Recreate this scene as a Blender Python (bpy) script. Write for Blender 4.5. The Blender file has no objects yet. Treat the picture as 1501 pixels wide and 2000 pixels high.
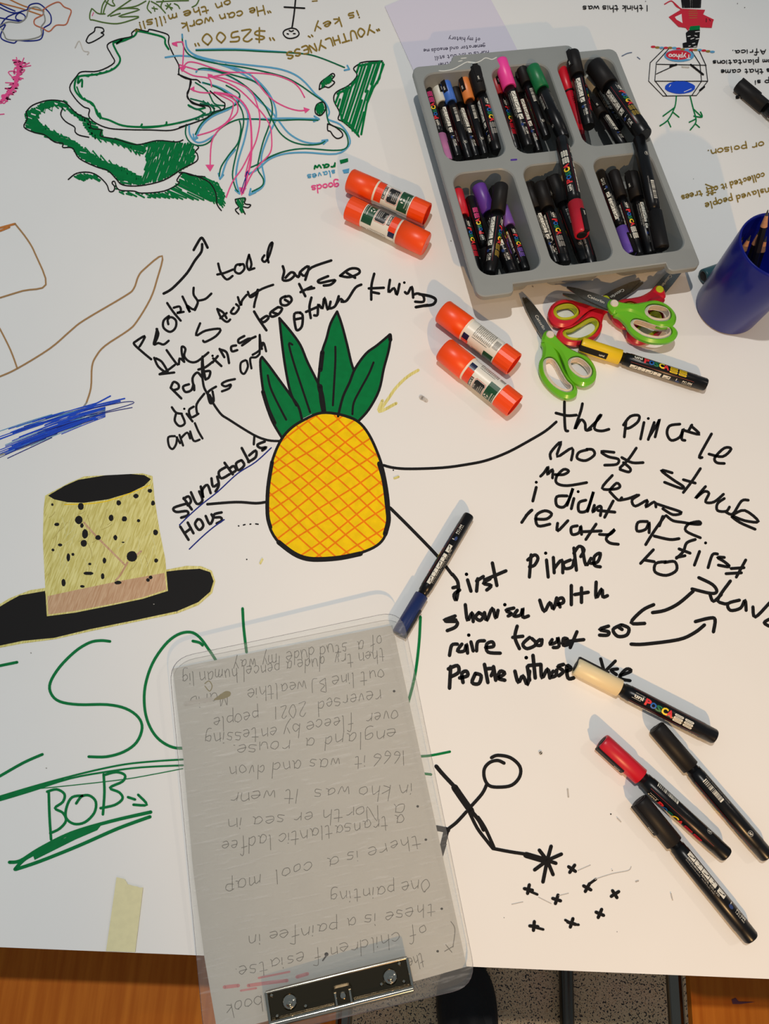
import bpy, bmesh, math, random
from mathutils import Vector, Matrix
random.seed(7)
SC = bpy.context.scene
COL = SC.collection

# ---------------------------------------------------------------- camera
W0, H0 = 1501.0, 2000.0
FPX, TILT, ROLL, CH = 1590.7, 0.35183, 0.23677, 0.76457
cd = bpy.data.cameras.new('camera'); cam = bpy.data.objects.new('camera', cd); COL.objects.link(cam)
SC.camera = cam
CD = Vector((0, math.sin(TILT), -math.cos(TILT)))
_r = Vector((1, 0, 0)); _u = _r.cross(CD)
CR = math.cos(ROLL) * _r + math.sin(ROLL) * _u
CU = -math.sin(ROLL) * _r + math.cos(ROLL) * _u
cam.matrix_world = Matrix(((CR.x, CU.x, -CD.x, 0), (CR.y, CU.y, -CD.y, 0), (CR.z, CU.z, -CD.z, CH), (0, 0, 0, 1)))
cd.sensor_fit = 'VERTICAL'; cd.sensor_height = 24.0; cd.lens = 24.0 * FPX / H0
cd.clip_start = 0.02; cd.clip_end = 50

# ---------------------------------------------------------------- light
world = bpy.data.worlds.new('room_air'); SC.world = world; world.use_nodes = True
bg = world.node_tree.nodes['Background']; bg.inputs[0].default_value = (0.72, 0.87, 1.0, 1); bg.inputs[1].default_value = 0.23

def lamp(name, target, d, dist, energy, color, radius, cone=None, blend=0.5):
    ld = bpy.data.lights.new(name, 'SPOT'); lo = bpy.data.objects.new(name, ld); COL.objects.link(lo)
    d = Vector(d).normalized(); t = Vector(target); lo.location = t + d * dist
    lo.rotation_euler = (-d).to_track_quat('-Z', 'Y').to_euler()
    ld.energy = energy; ld.color = color; ld.shadow_soft_size = radius
    ld.spot_size = math.radians(cone or 60); ld.spot_blend = blend
    return lo
lamp('ceiling_spot_warm', (0.30, 0.12, 0), (0.50, -1.15, 0.86), 2.6, 185, (1.0, 0.60, 0.26), 0.022, 25, 1.0)
lamp('ceiling_spot_white', (0.15, 0.30, 0), (-0.22, 0.06, 1.0), 2.4, 91, (1.0, 0.965, 0.91), 0.022, 60, 0.7)
lamp('ceiling_spot_side', (0.2, 0.2, 0), (0.85, 0.35, 0.9), 3.0, 22, (1.0, 0.86, 0.72), 0.03, 60, 0.7)

vs = SC.view_settings
SC.display_settings.display_device = 'sRGB'
vs.view_transform = 'Standard'; vs.look = 'None'; vs.exposure = 0.0; vs.gamma = 1.0; vs.use_curve_mapping = False

# ---------------------------------------------------------------- helpers
def PX(x, y, z=0.0):
    v = CD * FPX + CR * (x - 750.5) - CU * (y - 1000.0)
    t = (z - CH) / v.z
    return Vector((v.x * t, v.y * t, z))
def lin(c):
    return tuple(((v / 255) / 12.92 if v / 255 <= .04045 else ((v / 255 + .055) / 1.055) ** 2.4) for v in c) + (1.0,)
MATS = {}
def mat(name, rgb, rough=0.5, metal=0.0, noise=0.0, nscale=300.0, bump=0.0, coat=0.0, spec=0.5, rgb2=None):
    if name in MATS: return MATS[name]
    m = bpy.data.materials.new(name); m.use_nodes = True; nt = m.node_tree
    b = nt.nodes['Principled BSDF']
    c = lin(rgb); b.inputs['Base Color'].default_value = c
    b.inputs['Roughness'].default_value = rough; b.inputs['Metallic'].default_value = metal
    b.inputs['Coat Weight'].default_value = coat; b.inputs['Specular IOR Level'].default_value = spec
    if noise or bump or rgb2:
        tc = nt.nodes.new('ShaderNodeTexCoord'); nz = nt.nodes.new('ShaderNodeTexNoise')
        nz.inputs['Scale'].default_value = nscale; nz.inputs['Detail'].default_value = 4
        nt.links.new(tc.outputs['Object'], nz.inputs['Vector'])
        if noise or rgb2:
            mx = nt.nodes.new('ShaderNodeMix'); mx.data_type = 'RGBA'
            k = 1 - noise
            mx.inputs[6].default_value = c
            mx.inputs[7].default_value = lin(rgb2) if rgb2 else (c[0] * k, c[1] * k, c[2] * k, 1)
            rp = nt.nodes.new('ShaderNodeMapRange'); rp.inputs[1].default_value = .38; rp.inputs[2].default_value = .62
            nt.links.new(nz.outputs['Fac'], rp.inputs[0]); nt.links.new(rp.outputs[0], mx.inputs[0])
            nt.links.new(mx.outputs[2], b.inputs['Base Color'])
        if bump:
            bp = nt.nodes.new('ShaderNodeBump'); bp.inputs['Strength'].default_value = bump; bp.inputs['Distance'].default_value = .0003
            nt.links.new(nz.outputs['Fac'], bp.inputs['Height']); nt.links.new(bp.outputs[0], b.inputs['Normal'])
    MATS[name] = m
    return m

class MB:
    """collects faces with a material each; build() links ONE mesh object"""
    def __init__(s): s.v = []; s.f = []; s.m = []; s.ml = []; s.sm = []
    def mi(s, m):
        if m not in s.ml: s.ml.append(m)
        return s.ml.index(m)
    def add(s, vs, fs, m, smooth=False, mx=None):
        o = len(s.v); k = s.mi(m)
        for p in vs:
            p = Vector(p); s.v.append(tuple(mx @ p if mx is not None else p))
        for f in fs:
            s.f.append(tuple(i + o for i in f)); s.m.append(k); s.sm.append(smooth)
    def lathe(s, prof, m, n=24, mx=None, smooth=True, close=True):
        # profile (x, r) turned about the local X axis
        vs = []; fs = []
        for x, r in prof:
            for i in range(n):
                a = 2 * math.pi * i / n; vs.append((x, r * math.sin(a), r * math.cos(a)))
        for j in range(len(prof) - 1):
            for i in range(n):
                i2 = (i + 1) % n
                fs.append((j * n + i, j * n + i2, (j + 1) * n + i2, (j + 1) * n + i))
        s.add(vs, fs, m, smooth, mx)
        if close:
            s.add(vs[:n], [tuple(range(n - 1, -1, -1))], m, False, mx)
            s.add(vs[-n:], [tuple(range(n))], m, False, mx)
    def box(s, a, b, m, mx=None):
        (x0, y0, z0), (x1, y1, z1) = a, b
        vs = [(x0, y0, z0), (x1, y0, z0), (x1, y1, z0), (x0, y1, z0), (x0, y0, z1), (x1, y0, z1), (x1, y1, z1), (x0, y1, z1)]
        s.add(vs, [(0, 3, 2, 1), (4, 5, 6, 7), (0, 1, 5, 4), (1, 2, 6, 5), (2, 3, 7, 6), (3, 0, 4, 7)], m, False, mx)
    def prism(s, pts, z0, z1, m, mx=None, mside=None, hole=None):
        a = area(pts)
        if a < 0: pts = pts[::-1]
        n = len(pts)
        if hole is None:
            tris = tessel([pts])
            s.add([(x, y, z1) for x, y in pts], tris, m, False, mx)
            s.add([(x, y, z0) for x, y in pts], [t[::-1] for t in tris], m, False, mx)
        else:
            if area(hole) < 0: hole = hole[::-1]
            allp = pts + hole; tris = tessel([pts, hole])
            s.add([(x, y, z1) for x, y in allp], tris, m, False, mx)
            s.add([(x, y, z0) for x, y in allp], [t[::-1] for t in tris], m, False, mx)
            h = len(hole); vs = [(x, y, z0) for x, y in hole] + [(x, y, z1) for x, y in hole]
            s.add(vs, [((i + 1) % h, i, i + h, (i + 1) % h + h) for i in range(h)], mside or m, False, mx)
        vs = [(x, y, z0) for x, y in pts] + [(x, y, z1) for x, y in pts]
        s.add(vs, [(i, (i + 1) % n, (i + 1) % n + n, i + n) for i in range(n)], mside or m, False, mx)
    def tube(s, path, r, m, n=10, closed=False, mx=None, flat=1.0):
        P_ = [Vector(p) for p in path]; k = len(P_); vs = []; fs = []
        rr = r if isinstance(r, (list, tuple)) else [r] * k
        prev = None
        for i in range(k):
            t = (P_[(i + 1) % k] - P_[i - 1]) if closed else (P_[min(i + 1, k - 1)] - P_[max(i - 1, 0)])
            t.normalize()
            if prev is None:
                up = Vector((0, 0, 1)) if abs(t.z) < .9 else Vector((1, 0, 0))
            else: up = prev
            b = t.cross(up).normalized(); u = b.cross(t).normalized(); prev = u
            for j in range(n):
                a = 2 * math.pi * j / n
                vs.append(P_[i] + b * (rr[i] * math.cos(a)) + u * (rr[i] * flat * math.sin(a)))
        for i in range(k if closed else k - 1):
            i2 = (i + 1) % k
            for j in range(n):
                j2 = (j + 1) % n
                fs.append((i * n + j, i * n + j2, i2 * n + j2, i2 * n + j))
        s.add(vs, fs, m, True, mx)
        if not closed:
            s.add(vs[:n], [tuple(range(n - 1, -1, -1))], m, False, mx); s.add(vs[-n:], [tuple(range(n))], m, False, mx)
    def mesh(s, name):
        me = bpy.data.meshes.new(name); me.from_pydata(s.v, [], s.f)
        for m in s.ml: me.materials.append(m)
        me.polygons.foreach_set('material_index', s.m); me.polygons.foreach_set('use_smooth', s.sm)
        me.update(); return me
    def build(s, name, parent=None, label=None):
        o = bpy.data.objects.new(name, s.mesh(name)); COL.objects.link(o); o.parent = parent
        if label: o['label'] = label
        return o
def area(p): return sum(p[i - 1][0] * p[i][1] - p[i][0] * p[i - 1][1] for i in range(len(p))) / 2
def tessel(loops):
    from mathutils.geometry import tessellate_polygon
    flat = [q for l in loops for q in l]
    t = tessellate_polygon([[Vector((a, b, 0)) for a, b in l] for l in loops])
    out = []
    for tri in t:
        a, b, c = [flat[i] for i in tri]
        ar = (b[0] - a[0]) * (c[1] - a[1]) - (c[0] - a[0]) * (b[1] - a[1])
        if abs(ar) < 1e-14: continue
        out.append(tuple(tri) if ar > 0 else (tri[0], tri[2], tri[1]))
    return out
def obj_from(me, name, parent=None):
    o = bpy.data.objects.new(name, me); COL.objects.link(o); o.parent = parent; return o
def thing(name, label, cat, mtx=None, group=None):
    o = bpy.data.objects.new(name, None); COL.objects.link(o); o.empty_display_size = .01
    if mtx is not None: o.matrix_world = mtx
    return tag(o, label, cat, group)
def tag(o, label, cat, group=None):
    o['label'] = label; o['category'] = cat
    if group: o['group'] = group
    return o
def structure(o): o['kind'] = 'structure'; return o
def smooth_path(p, n=4, closed=False):
    if len(p) < 3: return list(p)
    out = []; k = len(p)
    rng = range(k) if closed else range(k - 1)
    for i in rng:
        g = (lambda j: p[j % k]) if closed else (lambda j: p[max(0, min(k - 1, j))])
        a, b, c, d = g(i - 1), g(i), g(i + 1), g(i + 2)
        for s in range(n):
            t = s / n
            out.append(tuple(.5 * (2 * b[q] + (c[q] - a[q]) * t + (2 * a[q] - 5 * b[q] + 4 * c[q] - d[q]) * t * t + (3 * b[q] - a[q] - 3 * c[q] + d[q]) * t ** 3) for q in range(len(b))))
    if not closed: out.append(tuple(p[-1]))
    return out
def pts(s): return [tuple(float(q) for q in w.split(',')) for w in s.split()]
def rrect(x0, y0, x1, y1, r, n=5):
    out = []
    for cx, cy, a0 in ((x1 - r, y1 - r, 0), (x0 + r, y1 - r, 90), (x0 + r, y0 + r, 180), (x1 - r, y0 + r, 270)):
        for i in range(n + 1):
            a = math.radians(a0 + 90 * i / n); out.append((cx + r * math.cos(a), cy + r * math.sin(a)))
    return out

# text as small flat meshes, cut in strips so that it can be wrapped on a barrel
_TX = {}
def text_geo(s, bold=0.0, step=0.12):
    key = (s, bold)
    if key in _TX: return _TX[key]
    cu = bpy.data.curves.new('t', 'FONT'); cu.body = s; cu.size = 1.0; cu.offset = bold; cu.resolution_u = 2
    o = bpy.data.objects.new('t', cu); me = bpy.data.meshes.new_from_object(o)
    bm = bmesh.new(); bm.from_mesh(me)
    for k in range(-2, 9):
        g = bm.verts[:] + bm.edges[:] + bm.faces[:]
        bmesh.ops.bisect_plane(bm, geom=g, plane_co=(0, k * step, 0), plane_no=(0, 1, 0))
    bmesh.ops.remove_doubles(bm, verts=bm.verts, dist=1e-4)
    bmesh.ops.triangulate(bm, faces=bm.faces)
    bm.verts.index_update()
    V = [(v.co.x, v.co.y) for v in bm.verts]; F = [tuple(v.index for v in f.verts) for f in bm.faces]
    F = [f if ((V[f[1]][0]-V[f[0]][0])*(V[f[2]][1]-V[f[0]][1])-(V[f[2]][0]-V[f[0]][0])*(V[f[1]][1]-V[f[0]][1])) > 0 else f[::-1] for f in F]
    w = max([v[0] for v in V] + [0.1]); bm.free(); bpy.data.objects.remove(o); bpy.data.meshes.remove(me); bpy.data.curves.remove(cu)
    _TX[key] = (V, F, w); return _TX[key]
def wrap(u, v, r):   # u along the barrel, v (metres of arc) round it, zero on top
    a = v / r; return (u, r * math.sin(a), r * math.cos(a))
def wrap_text(mb, s, u0, v0, size, r, m, fit=None, bold=0.0):
    V, F, w = text_geo(s, bold); sx = (fit / w) if fit else size
    mb.add([wrap(u0 + x * sx, v0 + y * size, r) for x, y in V], F, m)
def wrap_rect(mb, u0, u1, v0, v1, r, m, n=4):
    vs = []; fs = []
    for i in range(n + 1):
        v = v0 + (v1 - v0) * i / n; vs += [wrap(u0, v, r), wrap(u1, v, r)]
    for i in range(n): fs.append((2 * i, 2 * i + 1, 2 * i + 3, 2 * i + 2))
    mb.add(vs, fs, m)
def wrap_poly(mb, pl, r, m):
    mb.add([wrap(u, v, r) for u, v in pl], tessel([pl]), m)

# ---------------------------------------------------------------- setting
m_table = mat('white laminate', (226, 222, 216), .45)
m_floor = bpy.data.materials.new('terrazzo'); m_floor.use_nodes = True
nt = m_floor.node_tree; b = nt.nodes['Principled BSDF']; b.inputs['Roughness'].default_value = .45
tc = nt.nodes.new('ShaderNodeTexCoord')
vo = nt.nodes.new('ShaderNodeTexVoronoi'); vo.inputs['Scale'].default_value = 260; vo.feature = 'F1'
n2 = nt.nodes.new('ShaderNodeTexNoise'); n2.inputs['Scale'].default_value = 330; n2.inputs['Detail'].default_value = 2
n3 = nt.nodes.new('ShaderNodeTexNoise'); n3.inputs['Scale'].default_value = 8
for q in (vo, n2, n3): nt.links.new(tc.outputs['Object'], q.inputs['Vector'])
r1 = nt.nodes.new('ShaderNodeValToRGB'); r1.color_ramp.interpolation = 'CONSTANT'
e = r1.color_ramp.elements; e[0].position = 0; e[0].color = lin((52, 42, 34)); e[1].position = .42; e[1].color = lin((252, 216, 166))
e2 = r1.color_ramp.elements.new(.40); e2.color = lin((126, 106, 86)); e3 = r1.color_ramp.elements.new(.62); e3.color = lin((214, 166, 120))
nt.links.new(n2.outputs['Fac'], r1.inputs[0])
mx = nt.nodes.new('ShaderNodeMix'); mx.data_type = 'RGBA'; mx.blend_type = 'MULTIPLY'; mx.inputs[0].default_value = .25
nt.links.new(r1.outputs[0], mx.inputs[6]); nt.links.new(n3.outputs['Color'], mx.inputs[7]); nt.links.new(mx.outputs[2], b.inputs['Base Color'])

FZ = -0.74
fm = MB(); fm.box((-2.5, -2.5, FZ - .05), (3.0, 3.0, FZ), m_floor); structure(fm.build('floor'))

TE0 = PX(0, 1850); TE1 = PX(1501, 1912)
EX = (TE1 - TE0).normalized(); EX.z = 0; EY = Vector((-EX.y, EX.x, 0))
TM = Matrix(((EX.x, EY.x, 0, TE0.x), (EX.y, EY.y, 0, TE0.y), (0, 0, 1, 0), (0, 0, 0, 1)))
tb = thing('table', 'white table covered edge to edge with the drawn-on paper', 'table', TM @ Matrix.Translation((0, 0, FZ)))
q = MB(); q.prism(rrect(-.75, 0.001, 1.05, 1.45, .02), -.024, -.0012, m_table, mx=Matrix.Translation((0, 0, -FZ))); q.build('tabletop', tb)
m_tleg = mat('dark steel tube', (92, 88, 80), .3, .9)
for x, y in ((-.65, .12), (.95, .12), (-.65, 1.3), (.95, 1.3)):
    q = MB(); q.tube([(x, y, 0.0), (x, y, -FZ - .024)], .02, m_tleg, 14); q.build('leg', tb)
q = MB(); RX = (TM.inverted() @ PX(1106, 1950, FZ + .012)).x; q.tube([(RX, -.30, .012), (RX, 1.2, .012)], .012, m_tleg, 12); fb = q.build('foot_rail', tb)

m_paper = mat('white paper', (238, 236, 232), .55, 0, .02, 6.0, .12)
paper = MB(); paper.prism([(-.74, .0), (1.04, .0), (1.04, 1.44), (-.74, 1.44)], -.0011, 0, m_paper, mx=TM)
paper = paper.build('paper_sheet'); tag(paper, 'large white paper sheet covering the table, covered in marker drawings and handwriting', 'paper')

# ---------------------------------------------------------------- ink on paper
INK = {}
def streak(m, rot=.1):
    nt = m.node_tree
    if 'Mapping' not in nt.nodes:
        mp = nt.nodes.new('ShaderNodeMapping'); mp.inputs['Scale'].default_value = (26, 2.2, 1); mp.inputs['Rotation'].default_value = (0, 0, rot)
        tc = nt.nodes['Texture Coordinate']; nz = nt.nodes['Noise Texture']
        nt.links.new(tc.outputs['Object'], mp.inputs[0]); nt.links.new(mp.outputs[0], nz.inputs['Vector']); nz.inputs['Distortion'].default_value = .8
    return m
def ink(name):
    rgb = {'black': (22, 20, 20), 'green': (4, 122, 66), 'dgreen': (8, 104, 70), 'olive': (86, 116, 48), 'gold': (158, 128, 44), 'yellowgold': (196, 186, 92),
           'blue': (96, 168, 205), 'navy': (24, 40, 130), 'royal': (30, 76, 200), 'pink': (240, 84, 146), 'brown': (170, 132, 88), 'orange': (200, 112, 80),
           'grey': (150, 148, 140), 'yellow': (250, 206, 4), 'hatch': (248, 142, 12), 'tan': (196, 156, 118), 'red': (206, 44, 62), 'white': (236, 234, 230), 'pencil': (104, 100, 92),
           'faint': (206, 198, 186), 'smudge': (190, 184, 176), 'bluegrey': (96, 112, 140), 'roof': (196, 122, 60), 'sky': (96, 160, 200), 'stain': (140, 128, 84), 'redpen': (206, 84, 96), 'tealb': (40, 110, 120)}[name]
    if name in ('yellow', 'green', 'hatch'): return mat('ink ' + name, {'yellow': (255, 212, 0), 'green': (0, 122, 62), 'hatch': (250, 134, 0)}[name], .6, 0, .10, 120, spec=.12)
    if name == 'yellowgold': return streak(mat('ink gold fill', (204, 190, 98), .5, .0, 0, 30, .0, rgb2=(234, 224, 146), spec=.3))
    if name == 'tan': return streak(mat('ink tan fill', (192, 146, 106), .5, .0, 0, 30, rgb2=(214, 176, 138), spec=.3), 1.2)
    if name == 'gold': return mat('ink gold', rgb, .4, .2)
    return mat('ink ' + name, rgb, .6, spec=.15)
LAY = [4e-5]
class Draw:
    """marker strokes lying on a flat sheet; coordinates are read off the photo and projected on the sheet's plane"""
    def __init__(s, z=0.0): s.mb = MB(); s.z = z
    def at(s, crop):
        s.cx, s.cy, s.cs = crop; return s
    def P(s, q, dz):
        v = PX(s.cx + q[0] / s.cs, s.cy + q[1] / s.cs, s.z + dz); return v
    def stroke(s, col, w, data, smooth=True, closed=False, taper=False):
        m = ink(col) if isinstance(col, str) else col
        LAY[0] += 3e-6; base = LAY[0]
        for kk, part in enumerate (data.split(';') if isinstance(data, str) else data):
            dz = base + 1.5e-7 * min(kk, 60) * (1 if kk < 60 else 1)
            p = pts(part) if isinstance(part, str) else list(part)
            if not p: continue
            if len(p) == 1: p = [p[0], (p[0][0] + .5, p[0][1])]
            if smooth and len(p) > 2: p = smooth_path(p, 4, closed)
            q = [p[0]]
            for a in p[1:]:
                if math.hypot(a[0] - q[-1][0], a[1] - q[-1][1]) > .02 * s.cs: q.append(a)
            p = q
            if len(p) < 2: p = [p[0], (p[0][0] + .5, p[0][1])]
            n = len(p); vs = []; fs = []; hw = w / 2
            L = []; R = []
            for i in range(n):
                a = p[max(i - 1, 0)]; c = p[min(i + 1, n - 1)]
                if closed: a = p[i - 1]; c = p[(i + 1) % n]
                dx, dy = c[0] - a[0], c[1] - a[1]; l = math.hypot(dx, dy) or 1
                k = hw
                if taper: k = hw * (1 - .75 * (i / (n - 1)) ** 2)
                nx, ny = -dy / l * k, dx / l * k
                L.append((p[i][0] + nx, p[i][1] + ny)); R.append((p[i][0] - nx, p[i][1] - ny))
            V = [s.P(q, dz) for q in L + R]
            for i in range(n if closed else n - 1):
                j = (i + 1) % n; fs.append((i, j, n + j, n + i))
            s.mb.add(V, fs, m)
            if not closed:
                for e in ((0, -1) if not taper else (0,)):
                    c = p[e]; s.mb.add([s.P((c[0] + hw * math.cos(t * math.pi / 4), c[1] + hw * math.sin(t * math.pi / 4)), dz - 7e-8) for t in range(8)], [tuple(range(7, -1, -1))], m)
        return s
    def fill(s, col, data, smooth=False):
        m = ink(col) if isinstance(col, str) else col
        LAY[0] += 4e-6; dz = LAY[0]
        p = pts(data) if isinstance(data, str) else data
        if smooth: p = smooth_path(p, 4, True)
        V = [s.P(q, dz) for q in p]
        t = tessel([[(v.x, v.y) for v in V]]); s.mb.add(V, t, m); return s
    def ellipse(s, col, cx, cy, rx, ry, n=20, jit=0):
        return s.fill(col, [(cx + (rx + random.uniform(-jit, jit)) * math.cos(i * 2 * math.pi / n), cy + (ry + random.uniform(-jit, jit)) * math.sin(i * 2 * math.pi / n)) for i in range(n)])
    def scan(s, col, w, data, ang, step, jit=6, skip=.0):
        """felt-pen hatching clipped to an outline"""
        p = pts(data) if isinstance(data, str) else data
        ca, sa = math.cos(math.radians(ang)), math.sin(math.radians(ang))
        R = [(x * ca + y * sa, -x * sa + y * ca) for x, y in p]
        y = min(q[1] for q in R) + step / 2; ymax = max(q[1] for q in R); out = []
        while y < ymax:
            xs = []
            for i in range(len(R)):
                a, b = R[i - 1], R[i]
                if (a[1] <= y) != (b[1] <= y): xs.append(a[0] + (y - a[1]) / (b[1] - a[1]) * (b[0] - a[0]))
            xs.sort()
            for k in range(0, len(xs) - 1, 2):
                x0 = xs[k] - random.uniform(-jit * .3, jit); x1 = xs[k + 1] + random.uniform(-jit * .3, jit)
                if random.random() < skip and x1 - x0 > 4 * w:
                    xm = x0 + (x1 - x0) * random.uniform(.3, .6); g = w * random.uniform(.8, 2.4)
                    segs = [(x0, xm - g), (xm + g, x1)]
                else: segs = [(x0, x1)]
                for a, b in segs:
                    y1 = y + random.uniform(-.3, .3) * step; y2 = y + random.uniform(-.3, .3) * step
                    out.append([(a * ca - y1 * sa, a * sa + y1 * ca), (b * ca - y2 * sa, b * sa + y2 * ca)])
            y += step * random.uniform(.8, 1.25)
        return s.stroke(col, w, out, smooth=False)
    def edgezig(s, col, w, data, amp, step):
        p = smooth_path(pts(data), 6); out = []; d = 0; sg = 1
        for i in range(1, len(p)):
            d += math.hypot(p[i][0] - p[i - 1][0], p[i][1] - p[i - 1][1])
            if d > step:
                d = 0; sg = -sg; a = amp * random.uniform(.4, 1.2) * sg
                out.append((p[i][0] + a * .5 + random.uniform(-2, 2), p[i][1] + a))
        return s.stroke(col, w, [out], smooth=False)
    def text(s, col, w, txt, x0, y0, x1, y1, h, jit=.35, slant=0.0):
        """handwriting set from a single-line alphabet between two baseline points"""
        dx, dy = x1 - x0, y1 - y0; l = math.hypot(dx, dy); dx /= l; dy /= l
        ux, uy = dy, -dx
        tot = sum((GL[c][0] + 3.5) if c in GL else 6 for c in txt); sx = l / tot; sy = h / 10.0; x = 0; out = []
        for c in txt:
            if c not in GL: x += 6; continue
            wd, st = GL[c]; oy = random.uniform(-1, 1) * jit * 2; k = random.uniform(.9, 1.1)
            for pl in st:
                q = []
                for a, b in pl:
                    a = (x + a * k + b * slant + random.uniform(-jit, jit)) * sx; b = (b * k + oy + random.uniform(-jit, jit)) * sy
                    q.append((x0 + dx * a + ux * b, y0 + dy * a + uy * b))
                out.append(q)
            x += wd + 3.5
        return s.stroke(col, w, out)
    def done(s, name, parent, label=None, whole=False):
        # marks that stand well apart become drawings of their own
        if whole: return s.mb.build(name, parent, label)
        src = s.mb; parts = []; nv = len(src.v); par = list(range(nv))
        def root(i):
            while par[i] != i: par[i] = par[par[i]]; i = par[i]
            return i
        for f in src.f:
            for a in f[1:]: par[root(a)] = root(f[0])
        isl = {}
        for k, f in enumerate(src.f): isl.setdefault(root(f[0]), []).append(k)
        B_ = []
        for fs in isl.values():
            ids = {i for k in fs for i in src.f[k]}; xs = [src.v[i][0] for i in ids]; ys = [src.v[i][1] for i in ids]
            B_.append([min(xs), min(ys), max(xs), max(ys), fs])
        g = list(range(len(B_)))
        def gr(i):
            while g[i] != i: i = g[i]
            return i
        for i in range(len(B_)):
            for j in range(i):
                a, b = B_[i], B_[j]; dx = max(0, a[0] - b[2], b[0] - a[2]); dy = max(0, a[1] - b[3], b[1] - a[3])
                if math.hypot(dx, dy) <= max(.0195, .45 * max(a[2] - a[0], a[3] - a[1], b[2] - b[0], b[3] - b[1])): 
                    ri, rj = gr(i), gr(j)
                    if ri != rj: g[ri] = rj
        cl = {}
        for i in range(len(B_)): cl.setdefault(gr(i), []).extend(B_[i][4])
        out = None
        for fs in sorted(cl.values(), key=lambda q: -len(q)):
            mb = MB(); ix = {}
            for k in sorted(fs):
                f = []
                for i in src.f[k]:
                    if i not in ix: ix[i] = len(mb.v); mb.v.append(src.v[i])
                    f.append(ix[i])
                mb.f.append(tuple(f)); mb.m.append(mb.mi(src.ml[src.m[k]])); mb.sm.append(False)
            o = mb.build(name, parent, label if len(fs) > 12 else None); out = out or o
        return out
_G = dict(a="7,9 3,10 0,6 1,1 4,0 7,4|7,10 7,2 9,0", b="0,20 0,0|0,7 4,10 7,6 6,1 3,0 0,3", c="7,8 4,10 0,6 1,1 4,0 7,2", d="7,8 3,10 0,5 2,0 6,2|7,20 7,0",
 e="0,5 7,6 5,10 2,9 0,5 2,0 7,1", f="7,18 4,20 3,15 3,-4|0,9 6,10", g="7,9 3,10 0,6 2,2 7,5|7,10 7,-4 4,-8 0,-6", h="0,20 0,0|0,6 4,10 6,8 7,0",
 i="1,9 1,0|1,13 1,14", j="3,10 3,-6 0,-8|3,13 3,14", k="0,20 0,0|6,10 0,4 6,0", l="1,20 1,1 2,0", m="0,10 0,0|0,7 3,10 5,8 5,0|5,7 8,10 10,8 10,0",
 n="0,10 0,0|0,7 4,10 6,8 7,0", o="4,10 0,7 1,1 4,0 7,3 7,8 4,10", p="0,10 0,-9|0,8 4,10 7,6 5,1 0,2", r="0,10 0,0|0,6 3,10 6,9", s="6,9 2,10 1,6 6,4 5,0 0,1",
 t="3,17 3,2 5,0 7,1|0,11 7,11", u="0,10 1,1 5,0 7,5|7,10 8,0", v="0,10 3,0 6,10", w="0,10 2,0 5,8 8,0 10,10", x="0,10 6,0|6,10 0,0", S="8,15 4,18 0,13 8,6 4,0 0,3", M="0,0 1,18 5,6 9,18 10,0", W="0,18 2,0 5,12 8,0 10,18", R="0,0 0,18 7,14 1,9 8,0", D="0,0 0,18 7,12 6,3 0,0", y="0,10 3,3|7,10 4,0 0,-8", z="0,10 6,10 0,0 6,0",
 A="0,0 5,18 10,0|2,7 8,7", B="0,18 0,0|0,18 7,15 1,9 8,5 0,0", C="9,15 5,18 0,10 4,0 9,3", E="8,18 0,18 0,0 8,0|0,9 6,9", H="0,18 0,0|8,18 8,0|0,9 8,9", I="1,18 1,0", J="5,18 5,2 0,1",
 L="0,18 0,0 7,0", N="0,0 0,18 8,0 8,18", O="5,18 0,10 4,0 9,7 7,17 5,18", P="0,18 0,0|0,18 7,15 6,9 0,8", T="0,18 10,18|5,18 5,0", U="0,18 1,2 6,0 8,18", Y="0,18 5,9|10,18 3,-2", G="9,15 5,18 0,10 4,0 9,3 8,9 5,9")
_G.update({'0': "4,18 0,9 4,0 8,9 4,18", '1': "2,18 2,0", '2': "0,14 4,18 7,13 0,0 8,0", '5': "8,18 1,18 0,10 6,10 6,2 0,0", '6': "6,18 0,6 4,0 7,5 1,7", '$': "8,14 3,16 1,12 8,7 6,2 0,3|5,20 4,-3",
 '.': "0,0 .5,.5", ',': "1,1 0,-3", '"': "0,20 1,16|3,20 4,16", '!': "1,18 1,5|1,1 1,0", '*': "3,14 3,6|0,12 6,8|6,12 0,8", '-': "0,6 6,6", "'": "1,20 1,16"})
GL = {}
for k_, v_ in _G.items():
    st = [pts(x) for x in v_.split('|')]; GL[k_] = (max(a for pl in st for a, b in pl), st)

# ---- pineapple
d = Draw().at((320, 800, 3.127))
body = "1075,30 960,20 870,55 780,110 715,185 665,300 640,420 630,540 632,640 650,730 700,810 780,870 870,905 960,912 1080,900 1200,875 1300,830 1350,770 1370,680 1370,560 1345,400 1310,280 1250,150 1180,70"
bp = smooth_path(pts(body), 4, True)
d.fill('yellow', bp)
def inside(p, x, y):
    c = False
    for i in range(len(p)):
        (x1, y1), (x2, y2) = p[i - 1], p[i]
        if (y1 > y) != (y2 > y) and x < (x2 - x1) * (y - y1) / (y2 - y1) + x1: c = not c
    return c
hl = []
for k in range(-9, 12):
    for sl, off in ((.92, 0), (-.70, 0)):
        c0 = 470 + k * 96 + random.uniform(-14, 14); seg = []; wob = random.uniform(-.05, .05)
        for x in range(560, 1400, 12):
            y = c0 + (sl + wob) * (x - 1000) + 8 * math.sin(x / 90 + k)
            if inside(bp, x, y): seg.append((x, y))
            elif seg:
                if len(seg) > 2: hl.append(seg[::3] + [seg[-1]])
                seg = []
        if len(seg) > 2: hl.append(seg[::3] + [seg[-1]])
d.stroke('hatch', 10, hl)
d.at((480, 440, 3.7525))
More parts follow.
